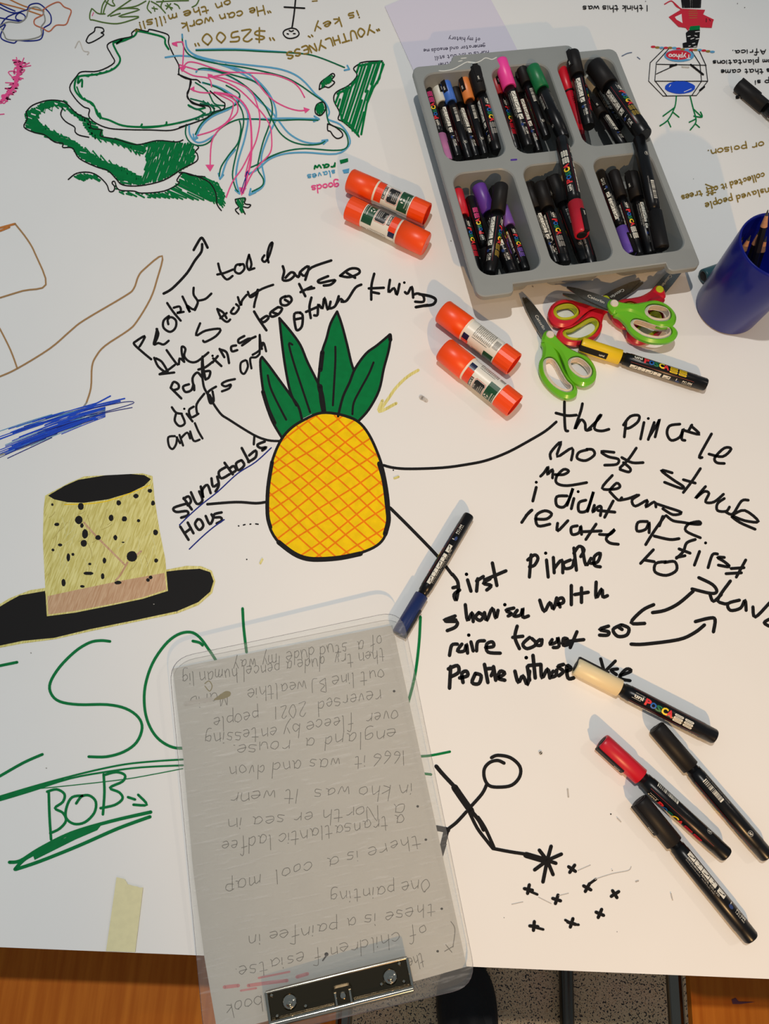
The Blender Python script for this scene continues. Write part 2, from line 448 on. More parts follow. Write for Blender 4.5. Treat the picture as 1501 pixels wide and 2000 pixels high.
lv = ["118,965 105,1000 115,1130 140,1280 190,1430 265,1560 300,1520 410,1430 385,1330 330,1250 250,1140 170,1030",
      "245,680 265,870 290,1050 325,1220 370,1320 410,1420 480,1385 580,1375 560,1230 520,1140 450,1000 400,880 330,780",
      "668,632 620,720 590,830 560,920 540,1050 530,1180 560,1280 575,1380 675,1390 710,1260 760,1150 790,1060 770,1000 740,870 700,720",
      "1055,800 960,880 880,940 800,1050 760,1150 710,1260 675,1390 760,1420 820,1440 900,1350 975,1210 1010,1050 1045,920"]
for a in lv: d.fill('green', a)
d.stroke('black', 19, "118,965 105,1000 115,1130 140,1280 190,1430 265,1560;118,965 170,1030 250,1140 330,1250 385,1330 410,1420;245,680 265,870 290,1050 325,1220 370,1320;245,680 330,780 400,880 450,1000 520,1140 560,1230 580,1370;668,632 620,720 590,830 560,920 540,1050 530,1180 560,1280 575,1370;668,632 700,720 740,870 770,1000 790,1060;1055,800 960,880 880,940 800,1050 760,1150 710,1260 675,1400;1062,815 1045,920 1010,1050 975,1210 900,1350 820,1440")
d.stroke('black', 16, "160,1100 180,1190 230,1300 295,1425;340,875 315,870 345,990 400,1160 470,1370;655,890 655,1000 645,1180 637,1320;935,1005 900,1090 840,1200 790,1300 780,1385")
d.stroke('black', 34, "545,1180 555,1290 570,1365;560,930 545,1060"); d.stroke('black', 30, "1055,805 1058,840;125,1220 165,1350 210,1450")
d.at((320, 800, 3.127))
d.stroke('black', 17, body, closed=True)
d.stroke('black', 30, "1315,330 1345,440 1365,600 1370,680 1350,760;700,810 790,878 870,910 960,915 1080,905 1200,880"); d.stroke('black', 24, "660,320 635,480 632,640 650,720")
d.at((480, 440, 3.7525)).stroke('yellowgold', 22, "1262,1062 1180,1112 1100,1190 1050,1260 980,1362;1000,1285 975,1366 1100,1305")
d.done('pineapple_drawing', paper, 'marker drawing of a yellow pineapple with four green leaves and thick black outlines')

# ---- black handwriting about the pineapple
d = Draw().at((240, 440, 4.347)); B = 'black'
d.stroke(B, 23, "345,580 420,535 540,410 610,300 665,225 672,160;600,210 625,165 662,108 685,125 718,190")
d.stroke(B, 21, "240,1138 170,1080 95,1010 110,985 185,940 165,990 140,1030;285,880 300,920 285,970 262,1010 270,985;290,880 275,950 262,1012 300,1000 345,1012 388,980;390,770 345,810 345,870 400,905 445,870 450,810 410,780 380,800 385,840;375,660 430,740 490,810;430,700 480,690 490,730 455,745 515,735;505,605 570,740 540,680 600,715 635,660;600,530 600,590 635,650 610,720;640,640 700,625 750,580")
d.stroke(B, 21, "808,325 830,400 880,460 930,430;800,418 860,405 935,375;1000,330 960,340 950,390 990,410 1030,370 1020,330 990,340;1070,250 1050,330 1070,380 1090,330 1070,255;1070,380 1115,365;1200,255 1180,290 1205,310 1240,260 1270,150 1245,170 1225,250 1235,315")
d.stroke(B, 21, "265,1125 300,1200 370,1255;280,1130 330,1160 380,1240;310,1265 380,1230 440,1185;310,1265 435,1250;370,1060 465,1185 480,1130 520,1160;520,1160 500,1090 500,1030 530,1050 520,1110 560,1155 620,1160 690,1110 725,1080")
d.stroke(B, 21, "655,832 620,935 700,895 825,880 790,940 700,990 680,980;800,710 830,780 880,820 910,800;800,710 850,740 880,790;825,790 880,745;940,700 915,740 950,750 985,700 960,670;975,610 1000,680 1010,640 1050,590;1060,565 1080,610 1120,590 1150,540 1120,650 1112,695;1080,600 1180,540 1275,505")
d.stroke(B, 22, "405,1380 495,1470;405,1380 430,1330 470,1350 470,1385 430,1400;560,1350 510,1370 530,1415 580,1400 600,1350 605,1400;605,1380 590,1300 630,1250 670,1290;675,1115 680,1200 700,1310;640,1225 700,1205 760,1160;700,1310 730,1290 740,1240 700,1240;765,1130 835,1195;760,1165 805,1110;760,1108;820,1050 860,1120;825,1055 880,1080 900,1170;960,1020 920,1030 925,1070 970,1060;1030,940 980,970 990,1000 1060,965 1080,970 1010,1020;1060,975 1125,945")
d.stroke(B, 21, "675,1115 670,1200 680,1340 710,1420 820,1590 900,1650 1110,1780 1230,1825 1325,1832;1115,1790 1110,1860")
d.stroke(B, 21, "415,1545 450,1590 500,1600;450,1600 440,1660 480,1705 525,1680 500,1610;540,1600 590,1665;520,1558;600,1540 560,1570 580,1630 640,1600;630,1600 625,1520 690,1430;790,1370 740,1400 720,1430 740,1510 770,1490 760,1410;735,1440 755,1480;950,1306 880,1322 838,1348 870,1368 915,1352 900,1385 840,1410")
d.stroke(B, 20, "1040,1145 1000,1170 1000,1240 1030,1260 1060,1200 1050,1150;1090,1215 1080,1130 1130,1120 1160,1090;1160,930 1170,1000 1195,1000 1215,1070;1160,935 1160,1080;1100,1100 1160,1060 1190,1000;1165,1000 1180,1050")
d.stroke(B, 20, "440,1790 385,1800 390,1870 420,1900 450,1860 460,1800;455,1800 485,1850;480,1780 510,1870;490,1810 545,1760 570,1810;610,1680 640,1750 675,1810;570,1750 600,1830 650,1820")
d.at((480, 440, 3.7525))
d.stroke(B, 20, "270,300 280,340 270,400 320,400 360,360 330,345 290,385;350,350 385,380 400,340 460,300 435,400;395,345 430,370 480,310 625,258;60,632 95,690 150,770;95,690 130,710 165,680 150,665 110,690;235,600 180,640 190,670 240,650 265,610 235,600;200,640 230,650;290,520 255,540 260,580 300,585 335,550 320,520 285,525;285,545 310,560;390,430 435,520;400,490 480,450;450,470 500,460;602,373 530,405 545,422 612,408 655,403 620,435 570,442;690,370 760,380 830,350 820,320 760,320 690,370;740,350 800,385")
d.stroke(B, 20, "400,640 355,650 360,730 375,770 410,740 415,660 390,640;360,690 410,680;480,530 465,600 475,680;440,635 520,600;500,660 525,655 530,580 560,610 575,530 600,620 620,560;620,610 655,590 680,520;700,560 740,550 800,460 845,435;655,590 690,540 715,560")
d.stroke(B, 20, "940,355 920,440 918,545;900,463 1010,458;925,490 975,500;1055,400 1045,490 1085,460 1105,510 1125,430;1160,420;1165,490 1185,500 1215,450 1225,530;1225,510 1260,500 1300,520 1300,560 1240,560")
d.stroke(B, 22, "1270,505 1350,520 1390,545 1370,580 1310,590;1245,600 1330,585", smooth=True)
d.at((320, 800, 3.127))
d.stroke(B, 17, "265,578 440,565 560,572 620,565;135,575 60,600 75,625 140,620 145,645 105,660;120,540 170,610;120,545 150,530 165,560 145,585;165,505 200,575 235,555 215,500;225,470 240,540 235,490 265,460 285,510;290,420 300,470 335,450;325,410 335,460 315,500;380,350 335,380 350,420 400,395;370,325 420,395;410,390 440,370 425,345 400,360;470,310 440,330 455,370 490,340 475,310;475,235 520,320;515,320 560,290 560,250 520,280;615,195 570,215 590,235 625,230 600,250;100,715 150,795;145,690 180,755;125,755 165,725;205,670 190,700 215,735 240,710 225,675 205,670;255,650 280,700 300,665 290,640;352,628 310,638 305,658 345,658 352,678 322,695")
d.stroke(B, 9, "455,710 457,711;485,705 495,702;525,700 530,699;560,698 575,700;1400,370;505,915"); d.stroke('navy', 8, "95,705 150,650 235,575 330,500 450,390 560,320 655,233;155,852 230,780 300,720 368,672")
d.stroke(B, 20, "1380,600 1501,720 1665,890 1760,1010"); d.stroke(B, 17, "1340,340 1400,355 1501,362 1700,355 1850,335 1970,310 2100,260 2230,190 2330,130 2395,75")
d.done('handwriting', paper, 'black marker handwriting around the pineapple with a blue underline')

# ---- writing at the right
d = Draw().at((1000, 760, 2.996))
d.stroke(B, 17, "305,75 305,150 310,235 325,245;255,140 320,155 375,152;410,85 400,130 365,235 400,180 425,200 430,240 460,235;440,240 500,180 520,150 500,170 480,230 520,245 565,235;665,190 655,280;650,210 690,160 740,155 735,190 690,225 660,230;770,195 750,292;795,172;830,195 795,295;800,280 850,200 860,180 835,280;980,205 920,215 905,260 930,300 980,280 1000,230 990,290 1010,300;1050,210 1030,245;1045,215 1095,265 1000,240;1165,262 1095,390 1110,400;1150,380 1230,395 1280,350 1240,345 1185,400 1195,430 1240,435")
d.stroke(B, 17, "225,408 225,370 285,308 262,395 350,345 345,415;440,355 390,370 380,405 430,418 480,385 470,355 435,352;595,370 520,365 560,395 620,410 610,440 540,445;725,345 680,410 630,460;640,400 700,430 765,430;650,430 690,465 680,485 630,470;165,510 185,490 210,455 205,500 235,470 235,520;250,500 300,500 330,480 300,470 260,510 260,550 320,565 435,547")
d.stroke(B, 17, "585,505 525,580 600,585 630,570 610,550 570,590;570,600 620,650 640,635;630,650 680,640 730,620;740,620 700,650 720,685 790,650 780,690 830,660 840,690;840,670 900,690 990,722 940,735 880,700;900,740 940,770 1000,780 1060,790 1100,790 1090,775 1030,790 1015,830 1100,870;935,490 870,475 940,530 1000,570 985,580 890,545;1100,465 1050,540 1000,605;1000,530 1070,550;1130,570 1070,640 1120,600 1150,610 1130,660 1180,660 1235,615;1240,640 1200,670 1200,710 1250,715 1270,690;1380,650 1340,655 1290,730 1250,720;1290,735 1360,710 1440,775 1360,770 1280,740 1330,780 1420,820")
d.stroke(B, 18, "140,545;140,575 120,655;320,625 260,630 260,680 300,690 330,650 355,580 320,680;360,640 345,700;385,600;430,650 390,665 390,715 430,715 450,680 475,600 440,715;480,680 470,720 500,690 520,690 515,740;590,655 540,750;500,710 600,720;55,780 90,730 110,710;80,740 115,708;135,760 200,760 230,730 190,712 140,740 150,800 220,790;265,785 265,830 325,770;380,800 345,810 350,850 390,840 400,800 405,850;490,790 430,880;400,835 520,830;510,850 570,850 600,820 550,870 570,900 620,908")
d.stroke(B, 18, "790,775 735,780 730,830 780,820 800,780 800,840;890,745 830,830 780,910;880,745 860,800;830,860 920,880 975,875;1070,880 1020,900 1000,950 960,990;975,935 1040,960;960,985 1010,975;1095,950 1065,1030;1130,900;1145,1045 1170,970 1200,965;1240,985 1200,985 1240,1010 1270,1040 1205,1030;1365,1000 1310,1100;1250,1080 1340,1075;1280,1050 1355,1045;825,940 750,1020;770,1000 830,1010;900,1010 840,1020 835,1070 900,1090 960,1060 950,1010 890,1015")
d.stroke(B, 20, "110,970 100,1100;90,1000 130,970 150,990 130,1030 100,1040;200,1000 210,1100;195,960;240,985 245,1075;245,1050 290,1000 295,1075;340,1000 300,1020 310,1050 350,1040 360,1000;360,930 375,1060;360,960 390,920 420,940 400,980;410,930 430,1030 460,990;460,1020 500,1010 515,960 480,980 480,1030 515,1040")
d.at((840, 1060, 2.271))
d.stroke(B, 16, "98,140 120,170 125,200;125,200 115,255 105,230 130,210;100,200 120,195;165,165 180,215;160,140;210,160 205,215;205,170 235,150;265,160 235,180 270,190 250,210;275,90 295,190;240,165 335,125;110,325 60,345 100,345 120,355 110,375 75,390;155,275 165,345 185,310 190,350;215,310 200,330 220,345 235,325 215,310;240,310 250,345 275,290 290,335 300,300;370,290 335,300 360,315 345,325;385,300 370,325 400,320 410,290 410,330 435,325;330,275;485,255 505,305 530,265 545,295 560,245;560,275 590,265 585,245 565,255 575,285;625,190 625,275;670,200 670,265;640,230 700,220;735,175 735,245 760,205 765,240 785,235")
d.stroke(B, 24, "70,345 110,345")
d.stroke(B, 16, "85,500 95,455 120,450;140,450 120,480 150,480 160,450 165,490;180,440 190,480;170,410;205,480 210,440 240,435;245,465 280,460 275,440 250,450 255,485 310,490;385,370 375,420 395,470;365,420 410,415;440,420 410,450 430,470 470,450 450,425;485,430 465,450 490,455 495,430;540,430 530,450 560,440 565,420 570,460 545,465;585,445 610,430 590,425 590,455 615,450;650,395 620,465;590,440 680,430;790,370 750,385 790,395 785,410 750,410;845,365 810,385 830,415 870,410 880,380 850,365;835,375 850,385")
d.stroke(B, 16, "1165,215 1100,270 1040,300 985,310;990,275 940,300 890,355 950,358;890,450 950,450 1100,430 1170,400 1215,365;1175,350 1235,335 1262,340 1255,395")
d.stroke(B, 17, "90,550 85,645;80,560 120,545 125,575 90,595;130,600 165,590 160,570 140,580 145,620;200,580 185,620 215,625 225,590 200,580;240,540 255,620;245,560 280,560 270,590;280,550 290,610;300,600 330,580 310,570 300,600 330,610;375,570 390,620 410,590 430,630 440,570;425,510;430,550 440,610;455,500 465,600;435,545 490,540;490,540 495,600 520,560 530,600;545,570 530,595 555,590 560,565;590,540 565,550 590,570 570,590;600,570 625,560 605,545 610,600 635,600")
d.stroke(B, 15, "755,515 770,570;820,525 770,575;830,560 800,565 825,585;840,590 890,570 870,560 840,590 850,605 885,612;1190,155 1250,185 1270,215 1245,225 1160,205;1330,170 1275,250 1300,270 1320,270;1240,230 1255,260 1290,230;1370,255 1320,270 1330,300 1375,290 1395,255 1400,300;1430,285 1440,330 1501,270 1520,250;1501,340 1480,355 1501,370")
d.done('handwriting', paper, 'black marker handwriting running down the right side with two arrows')

# ---- stick figure
d = Draw().at((800, 1440, 3.263))
d.stroke('green', 16, "-150,134 65,122 140,115 255,92;40,228 88,232 135,237")
d.stroke(B, 22, "520,130 560,115 640,130 700,185 700,250 650,305 570,318 505,308 475,260 475,200 510,160 560,148 600,165;490,300 460,360 390,440;360,475 300,540 250,580;535,710 640,730 740,745;435,510 480,580 535,700;380,480 430,580 490,660 530,710")
d.stroke(B, 26, "168,185 210,235 280,310;400,480 440,530 470,590"); d.stroke(B, 44, "285,320 340,400 390,470"); d.stroke(B, 40, "740,750 860,785")
d.stroke(B, 24, "875,785 900,695;875,785 965,745;875,785 930,803;875,785 912,875;875,785 848,922;875,785 795,845;875,785 825,720")
d.stroke(B, 36, "165,578 240,592;232,600 210,690"); d.fill(B, "215,660 195,700 210,765 235,680")
for x, y, a in ((1033, 840, .6), (755, 970, .2), (935, 1035, .3), (1130, 960, .5), (1305, 1000, 1), (1210, 1125, .4), (1030, 1185, .3), (790, 1205, .1)):
    c, s_ = math.cos(a), math.sin(a)
    d.stroke(B, 22, [[(x - 26 * c, y - 26 * s_), (x + 26 * c, y + 26 * s_)], [(x + 30 * s_, y - 30 * c), (x - 26 * s_, y + 26 * c)]], smooth=False)
d.stroke(B, 17, "760,980 812,1002;790,1210 850,1225;990,1165 1040,1190 1075,1195;1150,930 1185,905"); d.stroke('smudge', 5, "1180,905 1290,870 1390,850 1410,825;1070,850 1150,815;650,1065 720,1050;820,1020 900,1060;950,1010 1010,995;600,1150;1320,1240")
d.stroke('smudge', 10, "1280,490;1440,920 1455,915;1010,380 1005,330"); 
d.done('stick_figure_drawing', paper, 'black stick figure drawing with a starburst hand and small crosses')

# ---- hat
d = Draw().at((0, 880, 3.411))
d.fill('yellowgold', "-60,1060 60,985 200,930 300,915 1100,795 1240,768 1340,770 1410,800 1434,870 1412,950 1320,1030 1180,1085 900,1142 600,1204 360,1258 150,1285 -60,1325")
d.fill('black', "-60,1075 60,1003 130,965 300,935 320,1090 500,1075 1110,930 1108,806 1200,795 1330,787 1400,810 1422,870 1400,940 1320,1010 1180,1070 900,1130 600,1190 360,1248 150,1268 -60,1312")
d.fill('yellowgold', "300,300 460,215 560,172 950,152 1015,170 1030,330 1060,520 1100,720 1118,935 950,988 760,1028 500,1080 312,1104 303,950 285,600 290,400")
d.fill('tan', "316,970 500,930 800,868 1095,815 1108,925 950,978 760,1018 500,1068 322,1092")
d.fill('black', "320,300 430,235 520,195 700,165 870,156 960,163 1005,190 960,235 870,280 720,325 560,348 450,345 360,325")
d.stroke('yellow', 6, "430,360 700,340 1000,230", smooth=True)
fine = mat('ink olive line', (188, 172, 84), .5); fin2 = mat('ink pale line', (220, 212, 140), .5)
for m_ in (fine, fin2):
    ls = []
    for i in range(20):
        x = random.uniform(320, 1040); y = random.uniform(380, 800); a = random.uniform(-.7, .7) + 1.2; l = random.uniform(40, 130)
        x1, y1 = x - l * math.cos(a), y + l * math.sin(a)
        if y1 < 880 and x1 > 310: ls.append([(x, y), ((x + x1) / 2 + 8, (y + y1) / 2), (x1, y1)])
    d.stroke(m_, 5, ls)
d.stroke('tan', 13, "560,480 640,570 760,690 830,760;850,745 800,830 770,865;870,730 940,670")
for t in "348,360,9,9 538,372,20,24 525,462,26,28 378,492,17,12 566,555,21,32 558,618,22,24 352,662,11,9 400,628,16,10 485,692,10,10 455,712,12,28 598,755,11,9 695,733,12,20 588,818,34,12 683,838,12,20 423,880,14,26 548,905,15,10 785,880,24,12 985,862,13,12 1003,845,13,12 878,705,36,36 1040,732,14,14 1035,545,16,20 768,580,13,18 652,580,19,16 740,448,16,22 828,455,18,18 922,467,11,11 905,303,18,15 998,268,16,13 1018,350,13,17 790,348,16,18 820,612,10,4 545,500,12,16".split():
    x, y, a, b2 = [float(v) for v in t.split(',')]; d.ellipse('black', x, y, a, b2, 12, 1.5)
d.done('hat_drawing', paper, 'drawing of a gold top hat with black spots, tan band and black brim')

# ---- green lettering
d = Draw().at((0, 1180, 3.263)); G = 'green'
d.stroke(G, 18, "-40,402 0,392 108,370;700,237 640,232 570,245 480,300 380,400 320,500 325,570 380,620 500,640 680,640 800,665 880,720 905,790 870,880 790,940 680,972 565,972;1228,235 1270,245 1290,262;1500,560 1370,350 1330,290 1270,210 1210,178 1130,195 1050,260 970,380 925,520 920,650 945,760 1000,850 1080,905 1160,918 1260,900;-30,1110 0,1095 150,1010 270,957;1545,28 1552,150 1570,305;2678,82 2668,260 2640,470 2590,660")
d.stroke(G, 12, "-30,1232 0,1225 200,1165 400,1110 600,1060 800,1020 1000,1000 1165,990;-30,1255 0,1250 200,1190 450,1110 700,1065 900,1040 1165,1027"); d.stroke(G, 6, "200,1180 500,1150 800,1115 1000,1080 1165,1048"); d.stroke(G, 17, "0,1238 200,1178 400,1115")
d.stroke(G, 17, "310,1195 315,1350 325,1500;300,1195 360,1180 410,1210 400,1260 350,1300 400,1330 420,1380 380,1430 320,1460;530,1220 460,1230 425,1290 420,1360 470,1400 540,1390 600,1330 610,1260 570,1220 520,1225 485,1270;660,1085 665,1200 655,1340;660,1090 740,1070 795,1090 780,1130 700,1170 760,1200 780,1240 730,1280 640,1300;815,1230 860,1245;880,1215 935,1278 850,1278")
d.stroke(G, 22, "60,1645 130,1635 250,1560 450,1460 700,1385 960,1325;95,1690 140,1640 200,1600 400,1500;100,1690 250,1640 500,1540 750,1430 955,1355"); d.fill(G, "210,1600 450,1470 650,1400 620,1440 480,1500 300,1590 220,1630")
d.done('green_lettering', paper, 'green marker letters and the word BOB underlined twice')

# ---- ship outline and blue sea
d = Draw().at((0, 420, 3.411))
d.stroke('roof', 14, "-20,90 0,85 100,58;-20,110 0,105 62,80"); d.stroke('brown', 11, "100,58 180,160 235,260 305,463 150,505 -30,560;-30,1085 0,1075 115,1022 330,890 470,770 560,700 830,540 890,490 920,410 960,360 1080,272 1045,430 1000,560 910,710 850,770 700,870 640,940 612,1010 605,1150 575,1250;-20,735 0,760 70,900 115,1022")
d.stroke('grey', 10, "575,1250 500,1350 420,1400 350,1450 200,1530 -20,1605")
for col, w, n in (('sky', 4, 16), ('royal', 5, 44), ('navy', 3.5, 12)):
    ls = []
    for i in range(n):
        t = random.random(); x0 = random.uniform(-40, 330) if random.random() < .75 else random.uniform(300, 450); x1 = x0 + random.uniform(250, 520)
        x1 = min(x1, 700); yc = lambda x: 1430 + t * 180 - (.30 + .10 * t) * x + (.00004) * x * x
        ls.append([(x0, yc(x0) + 8), ((x0 + x1) / 2, yc((x0 + x1) / 2)), (x1, yc(x1) + random.uniform(-8, 8))])
    d.stroke(col, w, ls)
d.stroke('royal', 9, "300,1400 560,1290 830,1222;450,1350 650,1250 735,1205;240,1400 640,1280 800,1240;330,1420 500,1370 650,1360"); d.stroke('navy', 5, "560,1300 830,1245 885,1255 700,1310 560,1340;300,1440 650,1330 880,1282;100,1560 260,1500 380,1455;50,1620 345,1482")
d.done('ship_drawing', paper, 'brown outline of a ship hull on scribbled blue waves')

# ---- map, left part
d = Draw().at((0, 0, 3.7525))
d.stroke('roof', 9, "-20,0 0,20 150,60 300,110;60,-10 180,45 320,80"); d.stroke('navy', 9, "0,55 80,90 150,95 185,120 170,150 120,140 120,110 160,80;200,70 220,35 280,25 330,60 370,110 370,170 320,205 315,250 290,290 200,300 130,295 100,315 20,290 5,250 40,180 0,200;0,130 80,145 140,155;0,190 60,120 200,70;0,30 60,60 110,80")
d.stroke('orange', 9, "310,75 370,35 430,15 470,50 520,75 505,130 480,180 410,185 360,230 310,205 255,180 255,140 310,110 320,85"); d.stroke('grey', 9, "0,190 60,160 140,165 190,130 210,70 260,50 310,80 330,150 300,200 300,260 200,290 60,290 30,250 10,210")
zz = []
cen = smooth_path(pts("140,440 150,500 125,570 100,640 55,690 15,750"), 9)
for r_ in range(3):
    pth = [(x + random.uniform(-46, 46) * (1 if r_ else .6), y + random.uniform(-14, 14)) for x, y in cen]; zz.append(pth)
d.stroke('pink', 8, zz); d.stroke('pink', 22, "130,470 130,560 100,640 50,690 5,750"); d.stroke('pink', 7, "120,420 130,470;175,425 150,480;215,460 160,490 225,480;0,838 30,835;40,605 120,600 60,530 110,520;170,575 100,560")
d.stroke(B, 9, "630,300 650,260 690,230 700,200 750,205 760,230 740,240 760,255 700,295 650,315 630,300")
d.stroke('faint', 7, "550,350 580,300 610,370 650,380 640,400")
d.stroke(G, 14, "1005,225 980,265 900,290 830,310 850,370 880,430 860,480 800,520 700,545 575,560 550,600 550,660 600,720 680,760 720,850 800,880 900,920 1040,930 1200,920 1350,890 1450,860 1501,830;1005,225 1100,245 1200,275 1210,320 1235,360;575,570 570,610 600,580 600,635;740,860 730,830;1040,910 1045,935 1200,920 1220,895;840,310 900,300 980,265;1380,770 1440,800 1501,790;850,300 900,285 850,320 930,280")
d.edgezig(G, 11, "560,620 590,700 690,780 730,860", 8, 14); d.edgezig(G, 10, "600,560 760,530 860,490", 8, 16)
for poly, ang, st in (("190,825 350,740 480,740 500,780 380,775 310,800 270,850 285,900 330,930 300,960 200,935", 20, 11), ("200,935 330,935 440,990 540,1030 640,1110 760,1180 900,1230 1020,1290 1050,1345 900,1350 820,1270 600,1160 530,1080 400,1030 250,970", 12, 11),
        ("480,775 560,830 660,880 740,950 750,1000 900,1030 1060,1060 1040,1130 950,1090 830,1040 690,1010 650,970 600,890 520,820", 15, 12), ("1050,1060 1150,1038 1290,1045 1410,1062 1430,1120 1420,1180 1320,1250 1180,1315 1030,1345 980,1340 1050,1280 1070,1180", 112, 15)):
    d.scan(G, 13, poly, ang, st, 10, .15)
d.scan(G, 12, "1050,1060 1150,1038 1290,1045 1410,1062 1430,1120 1420,1180 1320,1250 1180,1315 1050,1335 1070,1180", 100, 19, 6, .5)
d.edgezig(G, 11, "280,820 420,780 560,840 640,900 690,1000 820,1040 950,1090 1040,1140", 22, 12); d.edgezig(G, 11, "280,900 430,990 600,1080 780,1180 920,1250 1010,1310", 26, 12)
d.scan(G, 12, "530,1300 600,1275 700,1285 745,1335 690,1315 650,1300 610,1325", 30, 10, 5); d.scan(G, 12, "835,1350 870,1400 1050,1422 1220,1412 1300,1350 1345,1270 1501,1300 1590,1340 1640,1420 1625,1500 1540,1470 1380,1455 1100,1448 880,1420", 25, 14, 8, .3); d.scan(G, 11, "1330,1275 1501,1305 1590,1345 1640,1420 1640,1520 1560,1480 1400,1400", 60, 12, 12, .2)
d.stroke(B, 9, "1000,212 965,240 960,268 860,290 785,330 815,400 835,460 720,520 600,525 560,560 510,640 550,720 610,780 655,800 650,850 700,900 800,940 950,950 1100,952 1250,955 1350,925 1501,870;1000,212 1080,230 1095,215 1180,235 1235,260 1235,320 1275,410 1310,480 1310,540 1350,570 1400,590 1385,650 1370,690 1400,750 1450,770 1501,785;190,820 200,870 175,930 250,970 320,985 400,1040 460,1050 460,1080 530,1085 580,1160 700,1220 790,1250 850,1310 900,1355 1030,1360 1200,1320 1330,1240 1440,1180 1445,1130 1430,1110 1455,1080 1430,1060;190,820 240,770 350,735 450,740 500,770 560,830 650,880 670,940 740,950 735,980 745,1000 850,1020 1000,1060 1150,1030 1290,1040 1340,1025;460,790 445,840 480,890 545,930 550,965 580,990 650,1005;500,1315 560,1270 650,1262 720,1290 780,1350 800,1400 830,1400 840,1370 820,1340 840,1330 870,1390 980,1400 1040,1415 1200,1400 1310,1345 1295,1320 1340,1265 1400,1285 1501,1295")
# ---- map, right part
d.at((350, 0, 3.661))
bl, gr, pk = 'blue', 'dgreen', 'pink'
d.stroke(bl, 12, "120,355 400,350 760,373;45,290 60,350 130,400 300,440 500,465 700,490 820,530 900,590 970,670 1040,730 1072,800 1060,850 1150,890 1210,970 1212,1040 1120,1100 900,1090 750,1100 640,1140 560,1210 490,1245;-100,410 0,398 130,410 260,450 420,510 600,630 670,720;120,515 150,495 300,520 450,600 560,710 650,790 700,850 780,950 880,1010 980,1025 1060,1005;330,460 500,530 620,640 680,750 690,850 640,960 590,1100 590,1180 610,1290 580,1350 500,1390;165,590 300,630 430,720 490,820 470,980 420,1150 405,1280 430,1380;430,690 370,770 240,830 160,900 110,1000;70,890 75,960 120,1015 180,1010 260,960;440,852 600,850 760,845 980,850;400,1070 340,1150 300,1270;1215,495 1180,502;1215,495 1200,468;1060,1000 1030,1030;1060,1000 1020,1005;1000,852 965,830;1000,852 960,868;105,1000 100,960;100,1000 130,985;290,1280 280,1240;290,1280 315,1250;500,1395 545,1375;500,1395 510,1350;430,1385 400,1360;20,245 22,270")
d.stroke(gr, 10, "120,360 400,358 600,368 870,382 1000,410 1180,482;20,245 30,330 90,405 250,450 450,480 600,510 750,550 850,600 950,670 1040,740 1055,830 1080,890 1170,930 1205,1000 1190,1060 1100,1075 900,1062 760,1080 650,1120 570,1170 500,1200;135,495 200,490 350,540 480,620 600,740 660,850 720,950 800,1010 900,1035 1000,1030 1040,1010;210,490 400,540 550,590 640,690 665,790 640,900 600,1010 570,1130 560,1210 600,1280 590,1330 520,1370;170,590 300,640 420,740 460,850 440,970 400,1130 380,1250 400,1340 420,1370;335,610 420,660 430,700 400,750 250,810 160,880 115,960;50,890 45,960 80,1020 150,1040 220,1010 290,920 400,860 500,850 700,860 850,855 990,860;430,865 440,920 420,1020 360,1100 300,1190 285,1260;80,705 200,740 250,790 190,820 0,880;115,590 200,650 250,740 320,755;70,760 150,790 190,825;150,740 270,760 300,790")
d.edgezig(gr, 9, "150,720 230,750 250,790 190,820 120,860", 12, 14)
d.stroke(pk, 9, "-50,310 0,300 30,320 22,490;20,500 100,540 210,560 230,620;895,695 850,620 780,570 650,530 450,518 350,515 250,490 130,450 60,445 22,490;215,540 350,570 500,640 560,760 575,870 550,1000 510,1100 470,1260;215,545 400,620 550,760 640,880 660,990 650,1090 580,1170 520,1240 460,1360;80,635 150,660 300,670 400,720 415,800 350,870 280,930 230,1020 220,1200;130,968 250,930 350,860 385,760 370,720 260,665;335,1410 380,1300 450,1200 520,1060;520,540 640,690 750,760 850,790 915,785;220,550 360,525;0,462 60,480 130,500"); d.stroke(pk, 13, "250,660 400,690 490,790 515,950 510,1150 480,1280 455,1380")
for a in ("190,1180 245,1180 220,1222", "20,510 0,480 45,480", "205,530 235,535 205,555", "78,636 105,620 105,652", "928,782 890,770 900,805", "445,1395 430,1340 475,1345", "-48,318 -20,300 -15,330"): d.fill(pk, a); d.stroke(pk, 9, a, smooth=False, closed=True)
d.stroke('navy', 5, "450,1380 470,1330 480,1230 500,1250;440,1370 490,1220"); 
d.stroke(B, 9, "-10,530 80,565 125,570 150,590;80,565 70,640 55,690 80,720 130,745 210,760 225,790;220,650 300,720 325,740 315,780 250,800 180,850 0,910;1060,885 1110,905 1160,945 1165,975 1130,990 1100,970 1080,940 1060,930 1060,885;1280,460 1245,490 1270,540 1210,610 1120,660 1105,720 1145,800 1135,850 1170,870 1240,930 1285,978;1290,450 1340,440 1450,435;1000,640 1010,590 1060,550 1095,525 1110,540 1090,570 1110,590 1070,625 1040,620 1000,640;970,780 985,745 1030,730 1045,780 1010,825 975,810 970,780;400,1425 405,1450 425,1480 400,1500 425,1530;400,1425 470,1415 465,1450 480,1460 510,1465 490,1485 450,1480 470,1530;0,1235 40,1235 150,1270 220,1310 260,1380 270,1460 300,1505")
d.scan(G, 15, "1285,462 1460,440 1430,570 1390,620 1370,680 1340,730 1320,800 1310,860 1288,972 1250,940 1200,880 1150,850 1160,800 1120,730 1130,660 1220,620 1270,560 1265,490", 108, 19, 8, .35); d.stroke(G, 15, "1285,470 1380,450 1455,445 1430,560 1385,630 1340,740 1300,960;1285,540 1230,620 1130,670;1150,790 1160,850 1220,890 1280,970", smooth=False)
